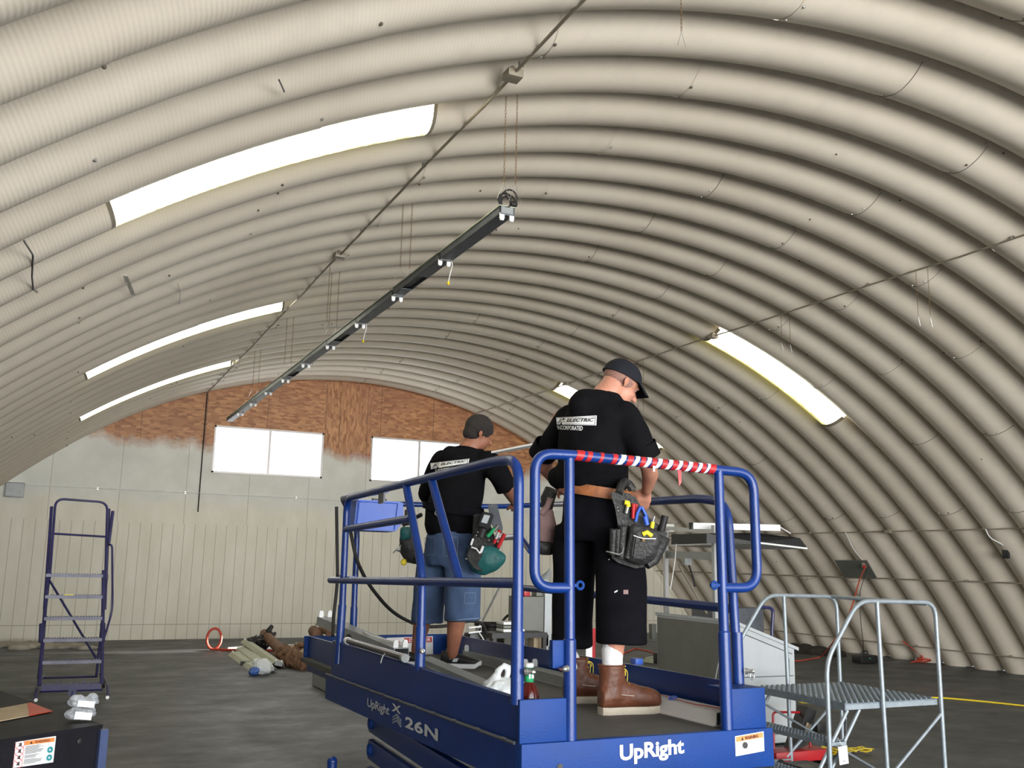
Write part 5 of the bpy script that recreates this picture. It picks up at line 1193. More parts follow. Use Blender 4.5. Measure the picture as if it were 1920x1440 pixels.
def boot(parent, ank, toe, m='boot', L_=.31, shaft=.17, sole='sole', H0=0, label=None, lace='lace'):
    """high moc-toe work boot standing at floor height; ank: point on the floor under the ankle; toe: direction"""
    f = V(toe).normalized(); s_ = f.cross(Z3); a = V(ank); P = lambda x, y, z: a+f*x+s_*y+Z3*z
    b = ORG()
    b.ell([(P(.005, 0, .045), .050, .060), (P(.0, 0, .085), .046, .054), (P(-.004, 0, .13), .047, .055), (P(-.006, 0, .04+shaft), .052, .064), (P(-.006, 0, .045+shaft), .046, .058)], s_, f)
    b.sph(P(-.035, 0, .055), (.042, .042, .040), 12); b.chain([P(-.02, 0, .055), P(.07, 0, .060), P(.135, 0, .050)], [.048, .050, .044])
    b.ell([(P(-.075, 0, .055), .01, .01), (P(-.02, 0, .03), .04, .01)], s_, f)
    b.bm.free(); b.bm = bmesh.new()
    # rounded foot from cross rings along its length, then the shaft
    rings = []
    for x, w_, z0, z1 in ((-.088, .020, .035, .085), (-.080, .038, .026, .115), (-.045, .044, .026, .15), (.0, .045, .026, .165), (.04, .047, .026, .150), (.08, .051, .026, .138), (.12, .056, .026, .124), (.16, .057, .026, .117), (.195, .051, .026, .108), (.220, .038, .028, .092), (.226, .014, .036, .060)):
        rings.append([P(x, w_*cos(t)*abs(cos(t))**-.25 if abs(cos(t)) > .01 else 0, (z0+z1)/2+(z1-z0)/2*sin(t)) for t in [2*pi*k/20 for k in range(20)]])
    b.loft(rings)
    b.ell([(P(-.018, 0, .07), .048, .070), (P(-.020, 0, .12), .048, .068), (P(-.022, 0, .17), .050, .064), (P(-.026, 0, .05+shaft), .054, .064)], s_, f, 22)
    o = b.grow('boot', m, parent, vox=.006, smooth=5, wr=.0022, wsc=28)
    k = MB(); rr = []
    for z, e_ in ((0, .0), (.006, .004), (.028, .005), (.034, .0)):
        rr.append([P(x*1.0, y*(1+e_*10), z) for x, y in ((-.088, 0), (-.082, -.028), (-.055, -.042), (0, -.040), (.06, -.044), (.12, -.054), (.17, -.054), (.21, -.038), (.230, 0), (.21, .038), (.17, .054), (.12, .054), (.06, .044), (0, .040), (-.055, .042), (-.082, .028))])
    k.loft(rr); k.build('boot_sole', sole, o)
    k = MB()
    for i in range(7):
        x = .012+.000*i; z = .215-.020*i; xx = .040+.010*max(0, i-2)+.012*max(0, i-4); k.tube([P(xx-.008, -.030, z), P(xx+.004, 0, z-.002), P(xx-.008, .030, z)], .0026, 5, fil=.02)
    for dx, dz in ((.045, -.02), (.06, -.05), (.035, -.065)): k.tube([P(.040, -.012, .20), P(.040+dx*.6, -.03, .20+dz*.2), P(.035+dx*.7, -.036, .19+dz)], .0024, 5, fil=.03)
    k.build('boot_lace', lace, o); k = MB()
    k.tube([P(-.07, -.046, .088), P(0, -.050, .092), (P(.06, -.048, .085)), P(.12, -.046, .082), P(.19, -.036, .072), P(.212, 0, .07), P(.19, .036, .072), P(.12, .046, .082), P(.06, .048, .085), P(0, .05, .092)], .0018, 5, fil=.03); k.build('boot_stitching', 'sole', o)
    k = MB(); k.tube([P(-.026+.065*cos(t), .053*sin(t), .05+shaft) for t in [2*pi*i/20 for i in range(20)]], .004, 6, closed=True); k.build('boot_collar', m, o)
    return o
# ---------------------------------------------------------------- man in cap (near)
man = thing('person', 'man in a black cap, black T-shirt and long black shorts, back turned, wearing tan boots', 'person', 'workmen on the lift', loc=W(1122, 1345, 4.6))
MI = man.matrix_world.inverted() if False else Matrix.Translation(-man.location)
class Local:  # meshes below are built in world coordinates, then shifted under their Empty
    pass
def settle(root):
    off = V(root.location)
    seen = set()
    def go(o):
        for c_ in o.children:
            if c_.type == 'MESH' and c_.data.name not in seen:
                seen.add(c_.data.name); c_.data.transform(Matrix.Translation(-off))
            go(c_)
    go(root)
def clothe(root): root['_loc'] = tuple(root.location); root.location = (0, 0, 0)
base1 = V(man.location); man.location = (0, 0, 0)
f1 = hdir(36); s1 = V((f1.y, -f1.x, 0))          # facing, and his right
J = dict(hr=W(1152, 975, 4.56), hl=W(1086, 975, 4.74), kr=W(1160, 1110, 4.52), kl=W(1072, 1112, 4.82), ar=W(1148, 1268, 4.50), al=W(1056, 1245, 4.86))
skin = ORG()
nb, nt_ = W(1118, 757, 4.70), W(1146, 728, 4.73); hc = W(1166, 716, 4.76)
upv = (hc-nb).normalized(); hup = (Z3*.80+hdir(75)*.55).normalized(); hf = (hdir(62)*.75-Z3*.62).normalized()
P, rot, sd, hfw, hu = head(skin, hc, hup, hf)
skin.chain([nb-Z3*.03, nt_, hc-hu*.03-hfw*.03], [.078, .064, .060], 16)
ch, wa = W(1118, 815, 4.68), W(1108, 905, 4.67)
skin.ell([(W(1118, 1000, 4.65), .11, .085), (wa, .135, .10), (ch, .15, .105), (W(1122, 775, 4.69), .14, .08), (nb, .06, .06)], s1, f1)
sr, sl = W(1188, 790, 4.55), W(1052, 785, 4.84); er, el = W(1214, 868, 4.57), W(1020, 872, 4.98); wr_, wl = W(1213, 918, 4.70), W(1052, 915, 5.12)
skin.chain([W(1185, 800, 4.62), er, W(1219, 890, 4.62), wr_], [.045, .041, .041, .027]); skin.chain([sl, el, wl], [.045, .043, .028])
for k_ in 'rl':
    skin.chain([J['h'+k_], J['k'+k_], J['k'+k_].lerp(J['a'+k_], .35), J['a'+k_]], [.06, .055, .057, .037])
hand(skin, wr_, W(1207, 934, 4.74), (W(1202, 962, 4.76)-W(1208, 930, 4.74)), (W(1216, 938, 4.62)-W(1205, 936, 4.76)), curl=.35, side=1)
hand(skin, wl, wl+f1*.07-Z3*.02, f1-Z3*.4, Z3, curl=.8, side=-1)
sk1 = skin.grow('body', 'skin', man, vox=.0075, smooth=3)
ears(P, sd, hfw, hu, sk1, 'skin'); eyes(P, sk1)
# shaved hair below the cap, cap with curved visor
k = ORG(); k.sph(P(0, -.016, .015), (.0795, .094, .085), 24, rot); o = k.grow('hair', 'stubble', sk1, vox=.006, smooth=3)
k = MB(); rings = []
for i in range(9):
    t = i/8*pi/2; r_ = cos(t); z = sin(t)
    rings.append([P(.089*r_*sin(a)*(1.0), -.010+.108*r_*cos(a), (.012+.020*cos(a) if i == 0 else .012)+.098*z) for a in [2*pi*q_/28 for q_ in range(28)]])
k.loft(rings)
cp = k.build('cap', 'cap', man)
k = MB(); A_, B_ = [], []
for i in range(15):
    t = -1.15+2.3*i/14; A_.append(P(.088*sin(t), -.010+.106*cos(t), .026+.012*cos(t))); B_.append(P(.094*sin(t)*.98, -.01+.106+.072*cos(t)*1.0-.012, .018-.030*(sin(t)**2)+.004))
k.loft([[p for p in A_]+[p+hu*.004 for p in A_[::-1]], [p for p in B_]+[p+hu*.004 for p in B_[::-1]]]); k.build('cap_visor', 'cap', cp)
k = MB(); k.sph(P(0, -.01, .111), .006, 8); k.build('cap_button', 'cap', cp)
# T-shirt
b = ORG()
b.ell([(W(1112, 918, 4.66), .168, .150), (W(1110, 902, 4.66), .190, .165), (W(1112, 870, 4.67), .182, .155), (W(1114, 820, 4.68), .185, .150), (W(1117, 790, 4.69), .185, .140), (W(1119, 768, 4.70), .155, .120), (W(1122, 750, 4.71), .125, .095), (W(1128, 738, 4.71), .085, .080)], s1, f1, 28)
b.chain([W(1095, 762, 4.66), W(1135, 762, 4.66)], [.085, .08])
b.chain([W(1170, 782, 4.62), W(1189, 815, 4.57), W(1205, 846, 4.56)], [.078, .074, .064], 16)
b.chain([W(1072, 785, 4.78), W(1047, 815, 4.86), W(1025, 846, 4.93)], [.078, .074, .062], 16)
b.sph(W(1050, 895, 4.72), (.07, .07, .06), 12)
sh1 = b.grow('t_shirt', 'shirt', man, vox=.011, smooth=4, wr=.010, wsc=7, wst=(1, 1, .55))
for i, (p, q_, r1_, r2_) in enumerate(((W(1204, 832, 4.56), W(1212, 856, 4.57), .066, .070), (W(1026, 832, 4.91), W(1015, 854, 4.95), .064, .070))):
    MB().tube([p, q_], [r1_, r2_], 20, caps=False).build('sleeve_hem', 'shirt', sh1)
MB().tube([nb+(s1*cos(a)*.080+f1*sin(a)*.076)+Z3*(.012+.022*sin(a)*-1)+(nt_-nb)*.25 for a in [2*pi*i/24 for i in range(24)]], .006, 6, closed=True).build('collar', 'shirt', sh1)
Q = [(1043, 783), (1119, 779), (1118, 797.5), (1044, 796)]
decal(sh1, unit_grid(14, 4), Q, 'print_panel', 'white', sh1, .004)
for r_ in ((.02, .06, .98, .10), (.02, .88, .98, .92), (.955, .08, .97, .9), (.10, .1, .115, .9)): decal(sh1, unit_grid(10, 1, *r_), Q, 'print_border', 'ink', sh1, .0052)
decal(sh1, unit_text('JC ELECTRIC', .02, .25, .94, .78, bold=.035, shear=.35), Q, 'print_lettering', 'ink', sh1, .0056)
decal(sh1, unit_text('INCORPORATED', 0, 0, 1, 1, bold=.02), [(1044, 797.5), (1093, 799), (1092, 807.5), (1046, 805)], 'print_lettering', 'white', sh1, .004)
# long shorts
b = ORG()
b.ell([(W(1118, 918, 4.65), .155, .125), (W(1119, 940, 4.65), .168, .138), (W(1120, 985, 4.65), .178, .150), (W(1121, 1015, 4.66), .180, .145)], s1, f1, 26)
hs = s1*.8-f1*.2
b.ell([(W(1154, 985, 4.58), .100, .120), (W(1160, 1040, 4.56), .118, .122), (W(1163, 1100, 4.54), .120, .118), (W(1164, 1170, 4.52), .122, .112), (W(1165, 1208, 4.51), .124, .112)], s1, f1, 24)
b.ell([(W(1082, 985, 4.74), .100, .120), (W(1077, 1040, 4.78), .108, .118), (W(1074, 1100, 4.82), .104, .112), (W(1073, 1165, 4.85), .102, .105), (W(1073, 1212, 4.86), .100, .105)], s1, f1, 24)
tr1 = b.grow('shorts', 'trouser', man, vox=.011, smooth=3, wr=.009, wsc=6, wst=(1, 1, .35))
k = MB(); k.lathe([(.0, 0), (.009, .0), (.009, .002), (0, .003)], (0, 0, 0), 12); 
k.bm.free()
decal(tr1, unit_grid(3, 3), [(1169, 1106), (1178, 1106), (1178, 1114), (1169, 1114)], 'cloth_patch', 'suede', tr1); decal(tr1, unit_grid(3, 2), [(1152, 1109), (1158, 1106), (1158, 1109), (1152, 1112)], 'white_scuff', 'white', tr1)
# socks and boots
Ldz = lambda a, b_: LM@V((a, b_, 0))
fr = LM@V((.755, .60, 0)); fl = LM@V((.80, 1.03, 0)); tdr = (LM.to_3x3()@V((1, -.06, 0))); tdl = (LM.to_3x3()@V((.9, -.25, 0)))
for nm, a_, td, fo in (('r', J['ar'], tdr, fr), ('l', J['al'], tdl, fl)):
    ft = fo+Z3*0
    top_ = {'r': W(1148, 1215, 4.51), 'l': W(1052, 1222, 4.86)}[nm]
    low = fo+td.normalized()*-.02+Z3*.2
    b = ORG(); b.chain([low-Z3*.05, low.lerp(top_, .5), top_-Z3*.008 if nm == 'r' else top_-Z3*.01], [.046, .049, .053], 18); b.grow('sock', 'sock', man, vox=.008, smooth=1)
    boot(man, fo, td)
# ---- tool belt: tan leather strap, black pouch rig on his right hip, suede pouch on his left
belt = MB(); pts_px = [(1047, 918, 4.86), (1058, 921, 4.72), (1080, 924, 4.56), (1108, 929, 4.49), (1130, 936, 4.46), (1150, 944, 4.43), (1166, 948, 4.42)]
C_ = W(1116, 925, 4.65)
ring = []
A0 = [C_+(s1*cos(a)*.186+f1*sin(a)*.158)+Z3*(.012-.030*cos(a)*1.0) for a in [2*pi*i/40 for i in range(40)]]
k = MB(); k.loft([[p+Z3*z for p in A0] for z in (-.026, .026)], caps=False); k.loft([[p*1+(p-C_).normalized()*-.004+Z3*z for p in A0] for z in (-.026, .026)], caps=False)
blt = k.build('tool_belt', 'belt', man)
def flatp(name, pxs, d, th, m, parent, bev=.006):
    b = MB(); b.prism([W(x, y, d) for x, y in pxs], FW*th)
    if bev: bmesh.ops.bevel(b.bm, geom=b.bm.edges[:], offset=bev, segments=2, affect='EDGES', clamp_overlap=True)
    return b.build(name, m, parent)
def pouch(name, pxs, d, m, parent, r=.03, fill=3, vox=.008):
    """soft bag: outline of fat capsules and a filled middle"""
    b = ORG(); P_ = [W(x, y, d) for x, y in pxs]; c_ = sum(P_, V((0, 0, 0)))/len(P_)
    for i in range(len(P_)):
        b.cap(P_[i].lerp(c_, .22), P_[(i+1) % len(P_)].lerp(c_, .22), r*.8); 
        for q_ in range(1, fill+1): b.cap(P_[i].lerp(c_, .22+.25*q_), P_[(i+1) % len(P_)].lerp(c_, .22+.25*q_), r*(1+.12*q_))
    return b.grow(name, m, parent, vox=vox, smooth=2, wr=.003, wsc=22)
pk = flatp('pouch_rig', [(1144, 925), (1160, 922), (1180, 925), (1193, 934), (1202, 950), (1216, 972), (1240, 988), (1252, 1000), (1236, 1040), (1218, 1062), (1192, 1066), (1160, 1056), (1146, 1046), (1157, 1012), (1160, 985), (1154, 955)], 4.40, .012, 'leather', blt, .003)
pouch('main_pocket', [(1186, 985), (1212, 991), (1232, 998), (1233, 1020), (1222, 1048), (1204, 1058), (1176, 1050), (1180, 1015)], 4.36, 'leather', pk, .034)
flatp('front_pocket', [(1190, 1004), (1228, 1010), (1222, 1034), (1208, 1050), (1184, 1046)], 4.315, .03, 'leather', pk, .008)
k = MB(); k.tube([W(1188, 1004, 4.31), W(1205, 1010, 4.30), W(1230, 1010, 4.31)], .0024, 6, fil=.02); k.build('pocket_trim', 'white', pk)
for i, x in enumerate((1149, 1158)):
    k = MB(); k.tube([W(x+1, 992, 4.36), W(x-1, 1040, 4.36)], [.017, .014], 12); k.build('tool_loop', 'leather', pk)
MB().tube([W(1168, 986, 4.36), W(1164, 1046, 4.36)], [.020, .018], 12).build('tool_loop', 'leather', pk)
MB().tube([W(1186, 1000, 4.35), W(1176, 1046, 4.35)], .016, 10).build('tool_loop', 'leather', pk)
MB().tube([W(1137, 1034, 4.34), W(1143, 1035, 4.33), W(1160, 1040, 4.33), W(1167, 1037, 4.33), W(1169, 1026, 4.34)], .0035, 6, fil=.01).build('hammer_ring', 'steel', pk)
MB().tube([W(1222, 1008, 4.38), W(1244, 1012, 4.40), W(1225, 1050, 4.40), W(1212, 1060, 4.38)], [.03, .032, .028, .02], 12).build('side_pocket', 'leather', pk)
k = MB()
for x, y in ((1158, 951), (1159, 958), (1182, 985), (1142, 1049)): k.sph(W(x, y, 4.365 if y > 960 else 4.395), .0035, 8)
k.build('rivets', 'steel', pk)['kind'] = 'stuff'
k = MB(); k.tube([W(1160, 926, 4.40), W(1166, 906, 4.46), W(1176, 903, 4.5), W(1186, 918, 4.5)], .02, 8, fil=.03); k.build('tape_loop', 'leather', pk)
decal(sh1, unit_grid(2, 3), [(1140, 914), (1146, 914), (1147, 923), (1142, 923)], 'small_white_mark', 'white', sh1)
def held(name, label, cat, parts):
    t = thing(name, label, cat, 'tools in the tool pouches', loc=parts[0][1][0] if False else (0, 0, 0)); P0 = None
    for nm, pts, r_, m in parts:
        pts = [V(p) for p in pts]
        if P0 is None: P0 = pts[0].copy(); t.location = P0
        k = MB(); k.tube([p-P0 for p in pts], r_ if not isinstance(r_, list) else r_, 10); k.build(nm, m, t)
    return t
held('utility_knife', 'yellow handled tool in the upper pocket of the near man\'s pouch', 'tool', [('handle', [W(1171, 942, 4.385), W(1177, 943, 4.385), W(1178, 950, 4.385)], .012, 'yellow'), ('blade', [W(1177, 950, 4.385), W(1174, 962, 4.385)], .009, 'steel')])
held('screwdriver', 'dark red handled screwdriver in the near man\'s pouch', 'tool', [('handle', [W(1188, 944, 4.38), W(1187, 972, 4.38)], .009, 'red')])
held('screwdriver', 'second dark red handle right of the first in the near man\'s pouch', 'tool', [('handle', [W(1193, 945, 4.39), W(1192, 974, 4.39)], .008, 'red')])
held('pliers', 'blue handled pliers in the near man\'s pouch', 'tool', [('handle', [W(1201, 950, 4.37), W(1195, 962, 4.37), W(1192, 978, 4.37)], .007, 'plastic_blue'), ('handle', [W(1203, 950, 4.39), W(1212, 968, 4.39), W(1215, 984, 4.39)], .007, 'plastic_blue'), ('jaw', [W(1209, 968, 4.36), W(1213, 984, 4.36)], .011, 'plastic_blue')])
held('pen_tool', 'small yellow and black tool standing in the main pocket right of the blue pliers', 'tool', [('body', [W(1224, 978, 4.37), W(1222, 990, 4.37)], .010, 'yellow'), ('tip', [W(1227, 968, 4.37), W(1224, 978, 4.37)], .007, 'steel')])
held('flashlight', 'thick black torch sticking up at the right edge of the near man\'s pouch', 'torch', [('barrel', [W(1247, 967, 4.39), W(1240, 995, 4.39)], [.017, .016], 'black')])
held('tape_measure', 'yellow tape measure in the front pocket of the near man\'s pouch', 'tool', [('case', [W(1205, 1002, 4.325), W(1213, 998, 4.325), W(1222, 1005, 4.325)], .011, 'yellow'), ('hook', [W(1206, 1008, 4.31), W(1206, 1015, 4.31)], .009, 'rust')])
# left pouch
lp = pouch('suede_pouch', [(1014, 962), (1030, 950), (1037, 985), (1037, 1022), (1014, 1024), (1010, 990)], 4.86, 'suede', blt, .032)
pouch('pouch_base', [(1004, 1018), (1036, 1022), (1036, 1036), (1012, 1034)], 4.84, 'leather', lp, .024)
MB().tube([W(1034, 918, 4.83), W(1027, 935, 4.84), W(1026, 952, 4.85)], [.034, .038, .030], 12).build('pouch_strap', 'leather', lp)
MB().tube([W(1032, 934, 4.80), W(1026, 950, 4.82), W(1016, 962, 4.83)], .016, 10).build('suede_flap', 'suede', lp)
MB().tube([W(1001, 985, 4.86), W(1001, 1022, 4.86)], [.020, .024], 10).build('nail_pocket', 'leather', lp)
MB().tube([W(999, 968, 4.86), W(1006, 985, 4.86)], .004, 6).build('metal_pin', 'steel', lp)
man.location = base1; settle(man)
# ---------------------------------------------------------------- man in jean shorts (farther)
man2 = thing('person', 'dark-haired man in black T-shirt and blue jean shorts with teal pouches, back turned', 'person', 'workmen on the lift', loc=(0, 0, 0))
base2 = W(850, 1240, 6.75)
f2 = hdir(42); s2 = V((f2.y, -f2.x, 0))
skin = ORG(); hc = W(899, 812, 6.76); nb = W(874, 846, 6.74); hup = (Z3*.88+hdir(80)*.42).normalized(); hf = (hdir(66)*.8-Z3*.5).normalized()
P, rot, sd, hfw, hu = head(skin, hc, hup, hf, .082)
skin.chain([nb-Z3*.03, W(886, 832, 6.75), hc-hu*.03-hfw*.03], [.085, .070, .066], 16)
skin.ell([(W(848, 1000, 6.72), .15, .12), (W(850, 950, 6.72), .17, .14), (W(866, 890, 6.73), .16, .12), (W(872, 862, 6.74), .15, .09), (nb, .07, .07)], s2, f2)
er, el = W(948, 912, 6.62), W(800, 935, 6.98); wr_, wl = W(962, 938, 6.85), W(830, 965, 7.2)
skin.chain([W(932, 870, 6.60), er, wr_], [.06, .046, .030]); skin.chain([W(822, 870, 6.92), el, wl], [.06, .046, .03])
hand(skin, wr_, W(966, 948, 6.93), W(968, 960, 7.0)-W(964, 944, 6.9), W(972, 950, 6.8)-W(966, 948, 6.93), curl=.5)
hand(skin, wl, wl+f2*.07, f2, Z3, curl=.7, side=-1)
for a_, k_, h_ in (((848, 1226, 6.70), (862, 1110, 6.66), (868, 1010, 6.66)), ((781, 1222, 6.98), (802, 1110, 6.88), (822, 1010, 6.82))):
    A_, K_, H_ = W(*a_), W(*k_), W(*h_); skin.chain([H_, K_, K_.lerp(A_, .45), K_.lerp(A_, .6), A_], [.09, .068, .066, .060, .040])
sk2 = skin.grow('body', 'skin2', man2, vox=.009, smooth=3)
ears(P, sd, hfw, hu, sk2, 'skin2', .082); eyes(P, sk2)
k = ORG(); k.sph(P(0, -.018, .030), (.089, .106, .098), 24, rot); k.sph(P(0, -.045, -.03), (.078, .068, .06), 16, rot); k.grow('hair', 'hair', sk2, vox=.007, smooth=2, wr=.003, wsc=60)
b = ORG()
b.ell([(W(848, 1003, 6.71), .200, .165), (W(847, 985, 6.71), .212, .180), (W(850, 950, 6.71), .215, .180), (W(858, 915, 6.72), .205, .165), (W(864, 885, 6.73), .205, .150), (W(868, 866, 6.74), .19, .130), (W(873, 850, 6.74), .13, .10), (W(876, 841, 6.74), .09, .085)], s2, f2, 28)
b.chain([W(848, 858, 6.74), W(895, 862, 6.70)], [.085, .085])
b.chain([W(915, 868, 6.64), W(932, 885, 6.60), W(944, 906, 6.62)], [.09, .082, .07], 16); b.chain([W(830, 868, 6.86), W(815, 895, 6.92), W(803, 925, 6.97)], [.095, .085, .075], 16)
sh2 = b.grow('t_shirt', 'shirt', man2, vox=.014, smooth=4, wr=.013, wsc=6, wst=(1, 1, .6))
MB().tube([W(940, 897, 6.61), W(950, 914, 6.63)], [.072, .078], 18, caps=False).build('sleeve_hem', 'shirt', sh2)
MB().tube([nb+(s2*cos(a)*.088+f2*sin(a)*.082)+Z3*(.0-.018*sin(a))+(W(886, 832, 6.75)-nb)*.12 for a in [2*pi*i/24 for i in range(24)]], .007, 6, closed=True).build('collar', 'shirt', sh2)
Q = [(807, 868.5), (880, 860), (878.5, 868.5), (808, 880)]
decal(sh2, unit_grid(14, 4), Q, 'print_panel', 'white', sh2, .006)
for r_ in ((.03, .04, .98, .09), (.03, .9, .98, .94), (.955, .08, .97, .9)): decal(sh2, unit_grid(10, 1, *r_), Q, 'print_border', 'ink', sh2, .0075)
decal(sh2, unit_text('JC ELECTRIC', .04, .25, .94, .80, bold=.035, shear=.35), Q, 'print_lettering', 'ink', sh2, .008)
decal(sh2, unit_text('INCORPORATED', 0, 0, 1, 1, bold=.02), [(816, 880.5), (858, 874), (858, 879), (818, 886.5)], 'print_lettering', 'white', sh2, .006)
b = ORG()
b.ell([(W(848, 985, 6.70), .175, .145), (W(848, 1010, 6.70), .195, .170), (W(847, 1045, 6.71), .200, .170), (W(846, 1062, 6.72), .19, .16)], s2, f2, 26)
b.ell([(W(867, 1040, 6.64), .115, .135), (W(868, 1100, 6.63), .122, .130), (W(868, 1148, 6.63), .128, .128), (W(868, 1164, 6.64), .130, .128)], s2, f2, 24)
b.ell([(W(818, 1040, 6.80), .115, .135), (W(806, 1100, 6.86), .112, .125), (W(801, 1150, 6.89), .112, .120), (W(800, 1168, 6.90), .112, .120)], s2, f2, 24)
tr2 = b.grow('jean_shorts', 'denim', man2, vox=.013, smooth=3, wr=.010, wsc=7, wst=(1, 1, .4))
for Qp in ([(872, 1112), (892, 1112), (891, 1131), (871, 1131)], [(831, 1007), (858, 1008), (857, 1045), (833, 1042)], [(796, 1009), (815, 1007), (815, 1040), (798, 1040)]):
    g_ = [V(p) for p in Qp]
    for a_ in range(4):
        p_, q_ = g_[a_], g_[(a_+1) % 4]; n_ = V((q_.y-p_.y, p_.x-q_.x)).normalized()*.7
        decal(tr2, unit_grid(6, 1), [tuple(p_), tuple(q_), tuple(q_+n_), tuple(p_+n_)], 'seam_stitching', 'seamthread', tr2, .004)
decal(tr2, unit_grid(14, 1), [(830, 1164), (903, 1158), (903, 1159.3), (830, 1165.3)], 'hem_stitching', 'seamthread', tr2, .004)
# belt and pouches
C_ = W(850, 952, 6.71); k = MB(); A0 = [C_+(s2*cos(a)*.232+f2*sin(a)*.198)+Z3*(-.005-.035*cos(a)) for a in [2*pi*i/40 for i in range(40)]]
k.loft([[p+Z3*z for p in A0] for z in (-.024, .024)], caps=False); blt = k.build('tool_belt', 'trouser', man2)
MB().torus(W(820, 962, 6.48), .016, .003, -FW, 14, 6).build('belt_ring', 'steel', blt)
pk = pouch('nylon_pouch', [(882, 1040), (900, 1030), (925, 1032), (944, 1046), (930, 1062), (905, 1072), (890, 1066)], 6.46, 'teal', blt, .055, vox=.01)
flatp('black_holster', [(889, 1002), (908, 1008), (905, 1040), (895, 1060), (878, 1050), (874, 1044)], 6.38, .05, 'leather', pk, .006)
flatp('black_side', [(874, 1046), (890, 1050), (905, 1073), (888, 1066)], 6.37, .05, 'leather', pk, .006)
flatp('strap_panel', [(888, 965), (912, 965), (925, 1000), (938, 1030), (905, 1030), (885, 1010)], 6.47, .03, 'leather', pk, .004)
k = MB(); k.tube([W(884, 1026, 6.36), W(893, 1029, 6.35), W(900, 1038, 6.35)], .005, 6); k.tube([W(887, 1010, 6.36), W(883, 1022, 6.36)], .007, 6); k.tube([W(906, 1024, 6.36), W(901, 1036, 6.36)], .009, 6); k.build('pale_webbing', 'white', pk)
k = MB()
for x, y in ((896, 998), (893, 1004), (917, 1013), (874, 1048)): k.sph(W(x, y, 6.37), .006, 8)
k.build('rivets', 'steel', pk)['kind'] = 'stuff'
t = thing('cordless_drill', 'black cordless drill with a labelled battery on the hip of the man in jean shorts', 'drill', 'tools in the tool pouches', loc=(0, 0, 0))
B0 = W(910, 972, 6.40); t.location = B0; k = MB()
k.prism([W(x, y, 6.36)-B0 for x, y in ((905, 961), (926, 966), (918, 992), (896, 986))], FW*.07); bmesh.ops.bevel(k.bm, geom=k.bm.edges[:], offset=.008, segments=2, affect='EDGES'); k.build('battery', 'black', t)
k = MB(); k.prism([W(x, y, 6.355)-B0 for x, y in ((908, 965), (919, 967), (913, 982), (902, 979))], FW*.004); k.build('battery_label', 'silver', t, smooth=False)
k = MB(); k.tube([W(907, 990, 6.39)-B0, W(901, 1006, 6.39)-B0], [.025, .03], 12); k.build('grip', 'black', t)
held('snips', 'red handled snips sticking out of the teal pouch', 'tool', [('handle', [W(937, 994, 6.42), W(926, 1018, 6.42)], .012, 'red'), ('grip_inlay', [W(935, 998, 6.405), W(930, 1010, 6.405)], .010, 'silver')])
held('wrench', 'second red handle right of the snips in the teal pouch', 'tool', [('handle', [W(946, 1001, 6.44), W(934, 1026, 6.44)], .014, 'red')])
held('cutters', 'green and silver tool left of the red snips in the teal pouch', 'tool', [('handle', [W(928, 990, 6.43), W(914, 1006, 6.43)], .013, 'green'), ('jaw', [W(934, 985, 6.43), W(926, 996, 6.43)], .012, 'steel')])
flatp('grey_panel', [(914, 947), (932, 945), (943, 990), (941, 1002), (922, 985)], 6.52, .02, 'fixdk', blt, .003)
lp = pouch('nylon_pouch', [(755, 1000), (772, 995), (786, 1030), (784, 1056), (764, 1052), (752, 1030)], 6.92, 'leather', blt, .04, vox=.01)
pouch('teal_pocket', [(753, 990), (770, 990), (768, 1008), (753, 1012)], 6.86, 'teal', lp, .022)
MB().sph(W(757, 1054, 6.88), (.022, .02, .025), 10).build('yellow_grip', 'yellow', lp)
k = MB(); k.lathe([(.018, -.012), (.018, .012)], W(748, 1030, 6.88), 12, axis=RT); k.tube([W(737, 1037, 6.88), W(752, 1022, 6.88)], .005, 6); k.build('key_reel', 'steel', lp)
MB().tube([W(755, 985, 6.9), W(770, 975, 6.9), W(790, 965, 6.85)], .015, 8).build('pouch_strap', 'leather', lp)
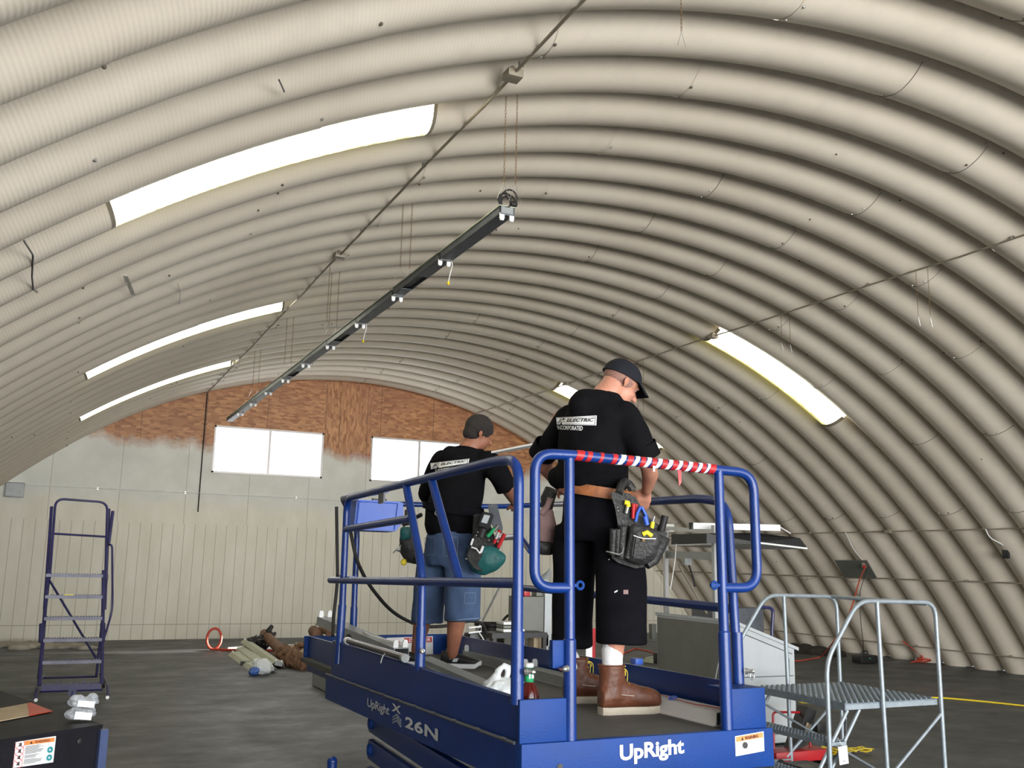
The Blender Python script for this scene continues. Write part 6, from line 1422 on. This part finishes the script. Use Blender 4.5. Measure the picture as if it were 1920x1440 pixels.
# socks and running shoes
for i, (fo, td) in enumerate(((LM@V((.90, 3.07, 0)), LM.to_3x3()@V((.85, -.5, 0))), (LM@V((.63, 3.35, 0)), LM.to_3x3()@V((.85, -.4, 0))))):
    b = ORG(); an = W(847, 1232, 6.70) if i == 0 else W(780, 1228, 6.98); b.cap(fo+Z3*.07, fo+Z3*.125, .045, .042); b.grow('sock', 'sock', man2, vox=.01, smooth=1)
    f = td.normalized(); s_ = f.cross(Z3); PP = lambda x, y, z, a=fo: a+f*x+s_*y+Z3*z
    b = ORG(); rings = []
    for x, w_, z0, z1 in ((-.080, .018, .05, .09), (-.070, .036, .026, .115), (-.035, .041, .022, .115), (.01, .042, .022, .105), (.06, .045, .02, .095), (.11, .049, .02, .080), (.155, .048, .022, .068), (.19, .038, .028, .058), (.205, .018, .034, .048)):
        rings.append([PP(x, w_*cos(t), (z0+z1)/2+(z1-z0)/2*sin(t)) for t in [2*pi*k/18 for k in range(18)]])
    b.loft(rings); so = b.grow('running_shoe', 'fixdk' if False else 'black', man2, vox=.008, smooth=2)
    k = MB(); rr = []
    for z, e_ in ((0, 0), (.01, .05), (.03, .06)):
        rr.append([PP(x, y*(1+e_), z+(.02 if x > .19 else 0)) for x, y in ((-.088, 0), (-.080, -.026), (-.055, -.040), (0, -.038), (.06, -.042), (.12, -.052), (.17, -.048), (.20, -.03), (.212, 0), (.20, .03), (.17, .048), (.12, .052), (.06, .042), (0, .038), (-.055, .040), (-.080, .026))])
    k.loft(rr); k.build('shoe_sole', 'white', so)
    k = MB(); k.prism([PP(.01, .046, .045), PP(.045, .047, .045), (PP(.055, .045, .07)), PP(.02, .044, .065)], s_*.003); k.prism([PP(.01, -.046, .045), PP(.045, -.047, .045), (PP(.055, -.045, .07)), PP(.02, -.044, .065)], -s_*.003); k.build('shoe_accent', 'silver', so)
    k = MB()
    for j in range(4): k.tube([PP(.03+.02*j, -.02, .100-.010*j), PP(.035+.02*j, .02, .100-.010*j)], .003, 5)
    k.build('shoe_lace', 'black', so)
man2.location = base2; settle(man2)
